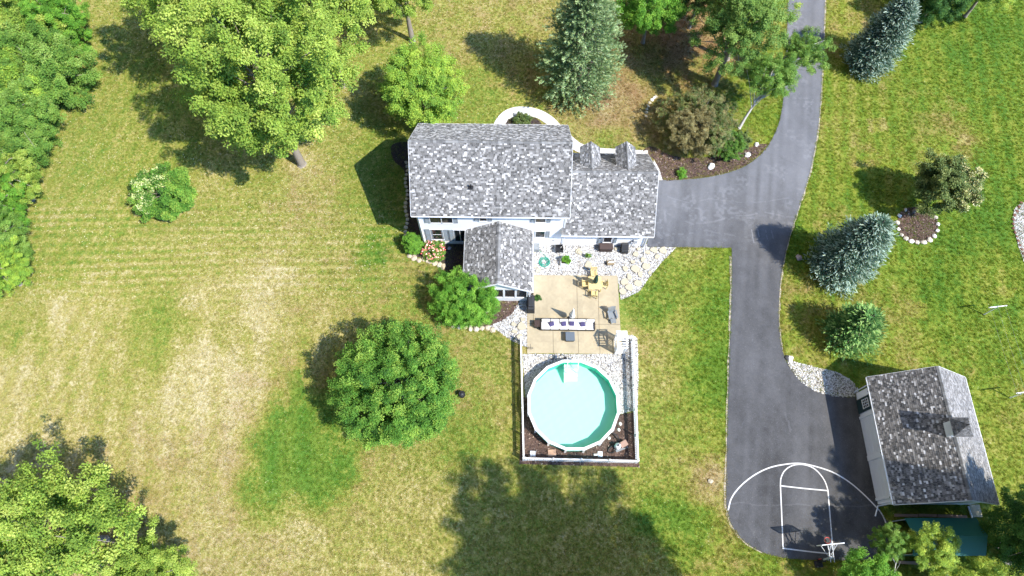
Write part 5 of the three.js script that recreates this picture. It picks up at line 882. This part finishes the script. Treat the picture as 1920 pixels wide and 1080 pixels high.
// ---------------------------------------------------------------- court hoop, clothes line
{
  const bp = G(1543, 1056), h = thing('basketball_hoop', 'basketball hoop with clear backboard on a slanted pole at the court end', 'basketball hoop', V(bp.x, 0, bp.z), .09);
  h.scale.setScalar(.83); h.position.add(V(-.3, 0, -.12));
  part('pole', [bar(V(0, 0, 0), V(-.1, 3.1, -.3), .13, .13)], M.galv, h);
  for (const x of [-.16, .16]) { part('arm', bar(V(x - .08, 3.25, -1.2), V(x - .1, 3.05, .12), .05, .07), M.galv, h); part('arm', bar(V(x - .08, 3.75, -1.2), V(x - .05, 2.5, -.05), .05, .05), M.galv, h); }
  part('brace', [bar(V(-.75, 3.1, -1.22), V(-.1, 2.6, -.25), .035, .035)], M.galv, h); part('brace', [bar(V(.62, 3.1, -1.22), V(-.1, 2.6, -.25), .035, .035)], M.galv, h);
  const bb = part('backboard', rbx(1.83, 1.07, .04, -.07, 3.42, -1.28, .015), new THREE.MeshPhysicalMaterial({ color: new THREE.Color().setRGB(.75, .8, .82), transmission: .75, thickness: 0, roughness: .15 }), h);
  part('frame', [bx(1.9, .05, .06, -.07, 3.97, -1.28), bx(1.9, .05, .06, -.07, 2.87, -1.28), bx(.07, 1.07, .09, -1.01, 3.42, -1.28), bx(.07, 1.07, .09, .87, 3.42, -1.28)], M.white, h);
  part('target_square', [bx(.61, .05, .015, -.07, 3.6, -1.31), bx(.61, .05, .015, -.07, 3.15, -1.31), bx(.05, .42, .015, -.355, 3.37, -1.31), bx(.05, .42, .015, .215, 3.37, -1.31)], M.white, bb);
  const rim = part('rim', (() => { const g = new THREE.TorusGeometry(.24, .026, 8, 28); g.rotateX(Math.PI / 2); g.translate(-.07, 3.05, -1.62); return g; })(), M.red, h); part('bracket', bx(.16, .12, .12, -.07, 3.02, -1.34), M.red, h);
  const net = []; for (let i = 0; i < 12; i++) for (const s of [-1, 1]) { const f = (a, k, y) => V(-.07 + Math.cos(a) * k, y, -1.62 + Math.sin(a) * k), a = i / 12 * 6.283, e = s * .26; net.push(rod(f(a, .235, 3.04), f(a + e, .18, 2.86), .009, .009, 4), rod(f(a + e, .18, 2.86), f(a, .13, 2.62), .009, .009, 4)); } part('net', net, M.vinyl, rim);
  part('pole_pad', rbx(.3, 1.1, .3, -.03, .75, -.08, .05), M.black, h); part('base', rbx(.7, .18, .55, -.1, .09, .2, .05), M.black, h); part('crank', [rod(V(-.28, 1.35, -.2), V(-.5, 1.35, -.2), .03), rod(V(-.5, 1.35, -.2), V(-.5, 1.55, -.2), .02)], M.red, h);
  const tp = thing('clothesline_post', 'white T shaped clothesline post in the open right lawn', 'post', G(1844, 590), .12, 'clothesline posts'); part('pole', rod(V(0, 0, 0), V(0, 1.85, 0), .045), M.vinyl, tp); part('crossbar', bx(1.55, .07, .07, 0, 1.85, 0), M.vinyl, tp); for (const x of [-.7, -.05, .6]) part('hook', bx(.03, .06, .1, x, 1.9, 0), M.galv, tp);
  const t2 = copyOf(tp, 'white T shaped clothesline post at the right picture edge', G(1893, 746), .12);
  const wm = std(.3, .31, .26, .6); [-.7, -.05, .6].forEach((x, i) => { const a = V(x, 1.9, 0).applyAxisAngle(V(0, 1, 0), .12).add(tp.position), b = V(x, 1.9, 0).applyAxisAngle(V(0, 1, 0), .12).add(t2.position), m = a.clone().lerp(b, .5).add(V(0, -.06, 0)); single('clothes_line', new THREE.TubeGeometry(new THREE.CatmullRomCurve3([a, m, b]), 12, .007, 4), wm, ['leftmost thin wire between the two clothesline posts', 'middle thin wire between the two clothesline posts', 'rightmost thin wire between the two clothesline posts'][i], 'clothesline', null, 0, 'clothesline wires'); });
}
renderer.render(scene, camera);
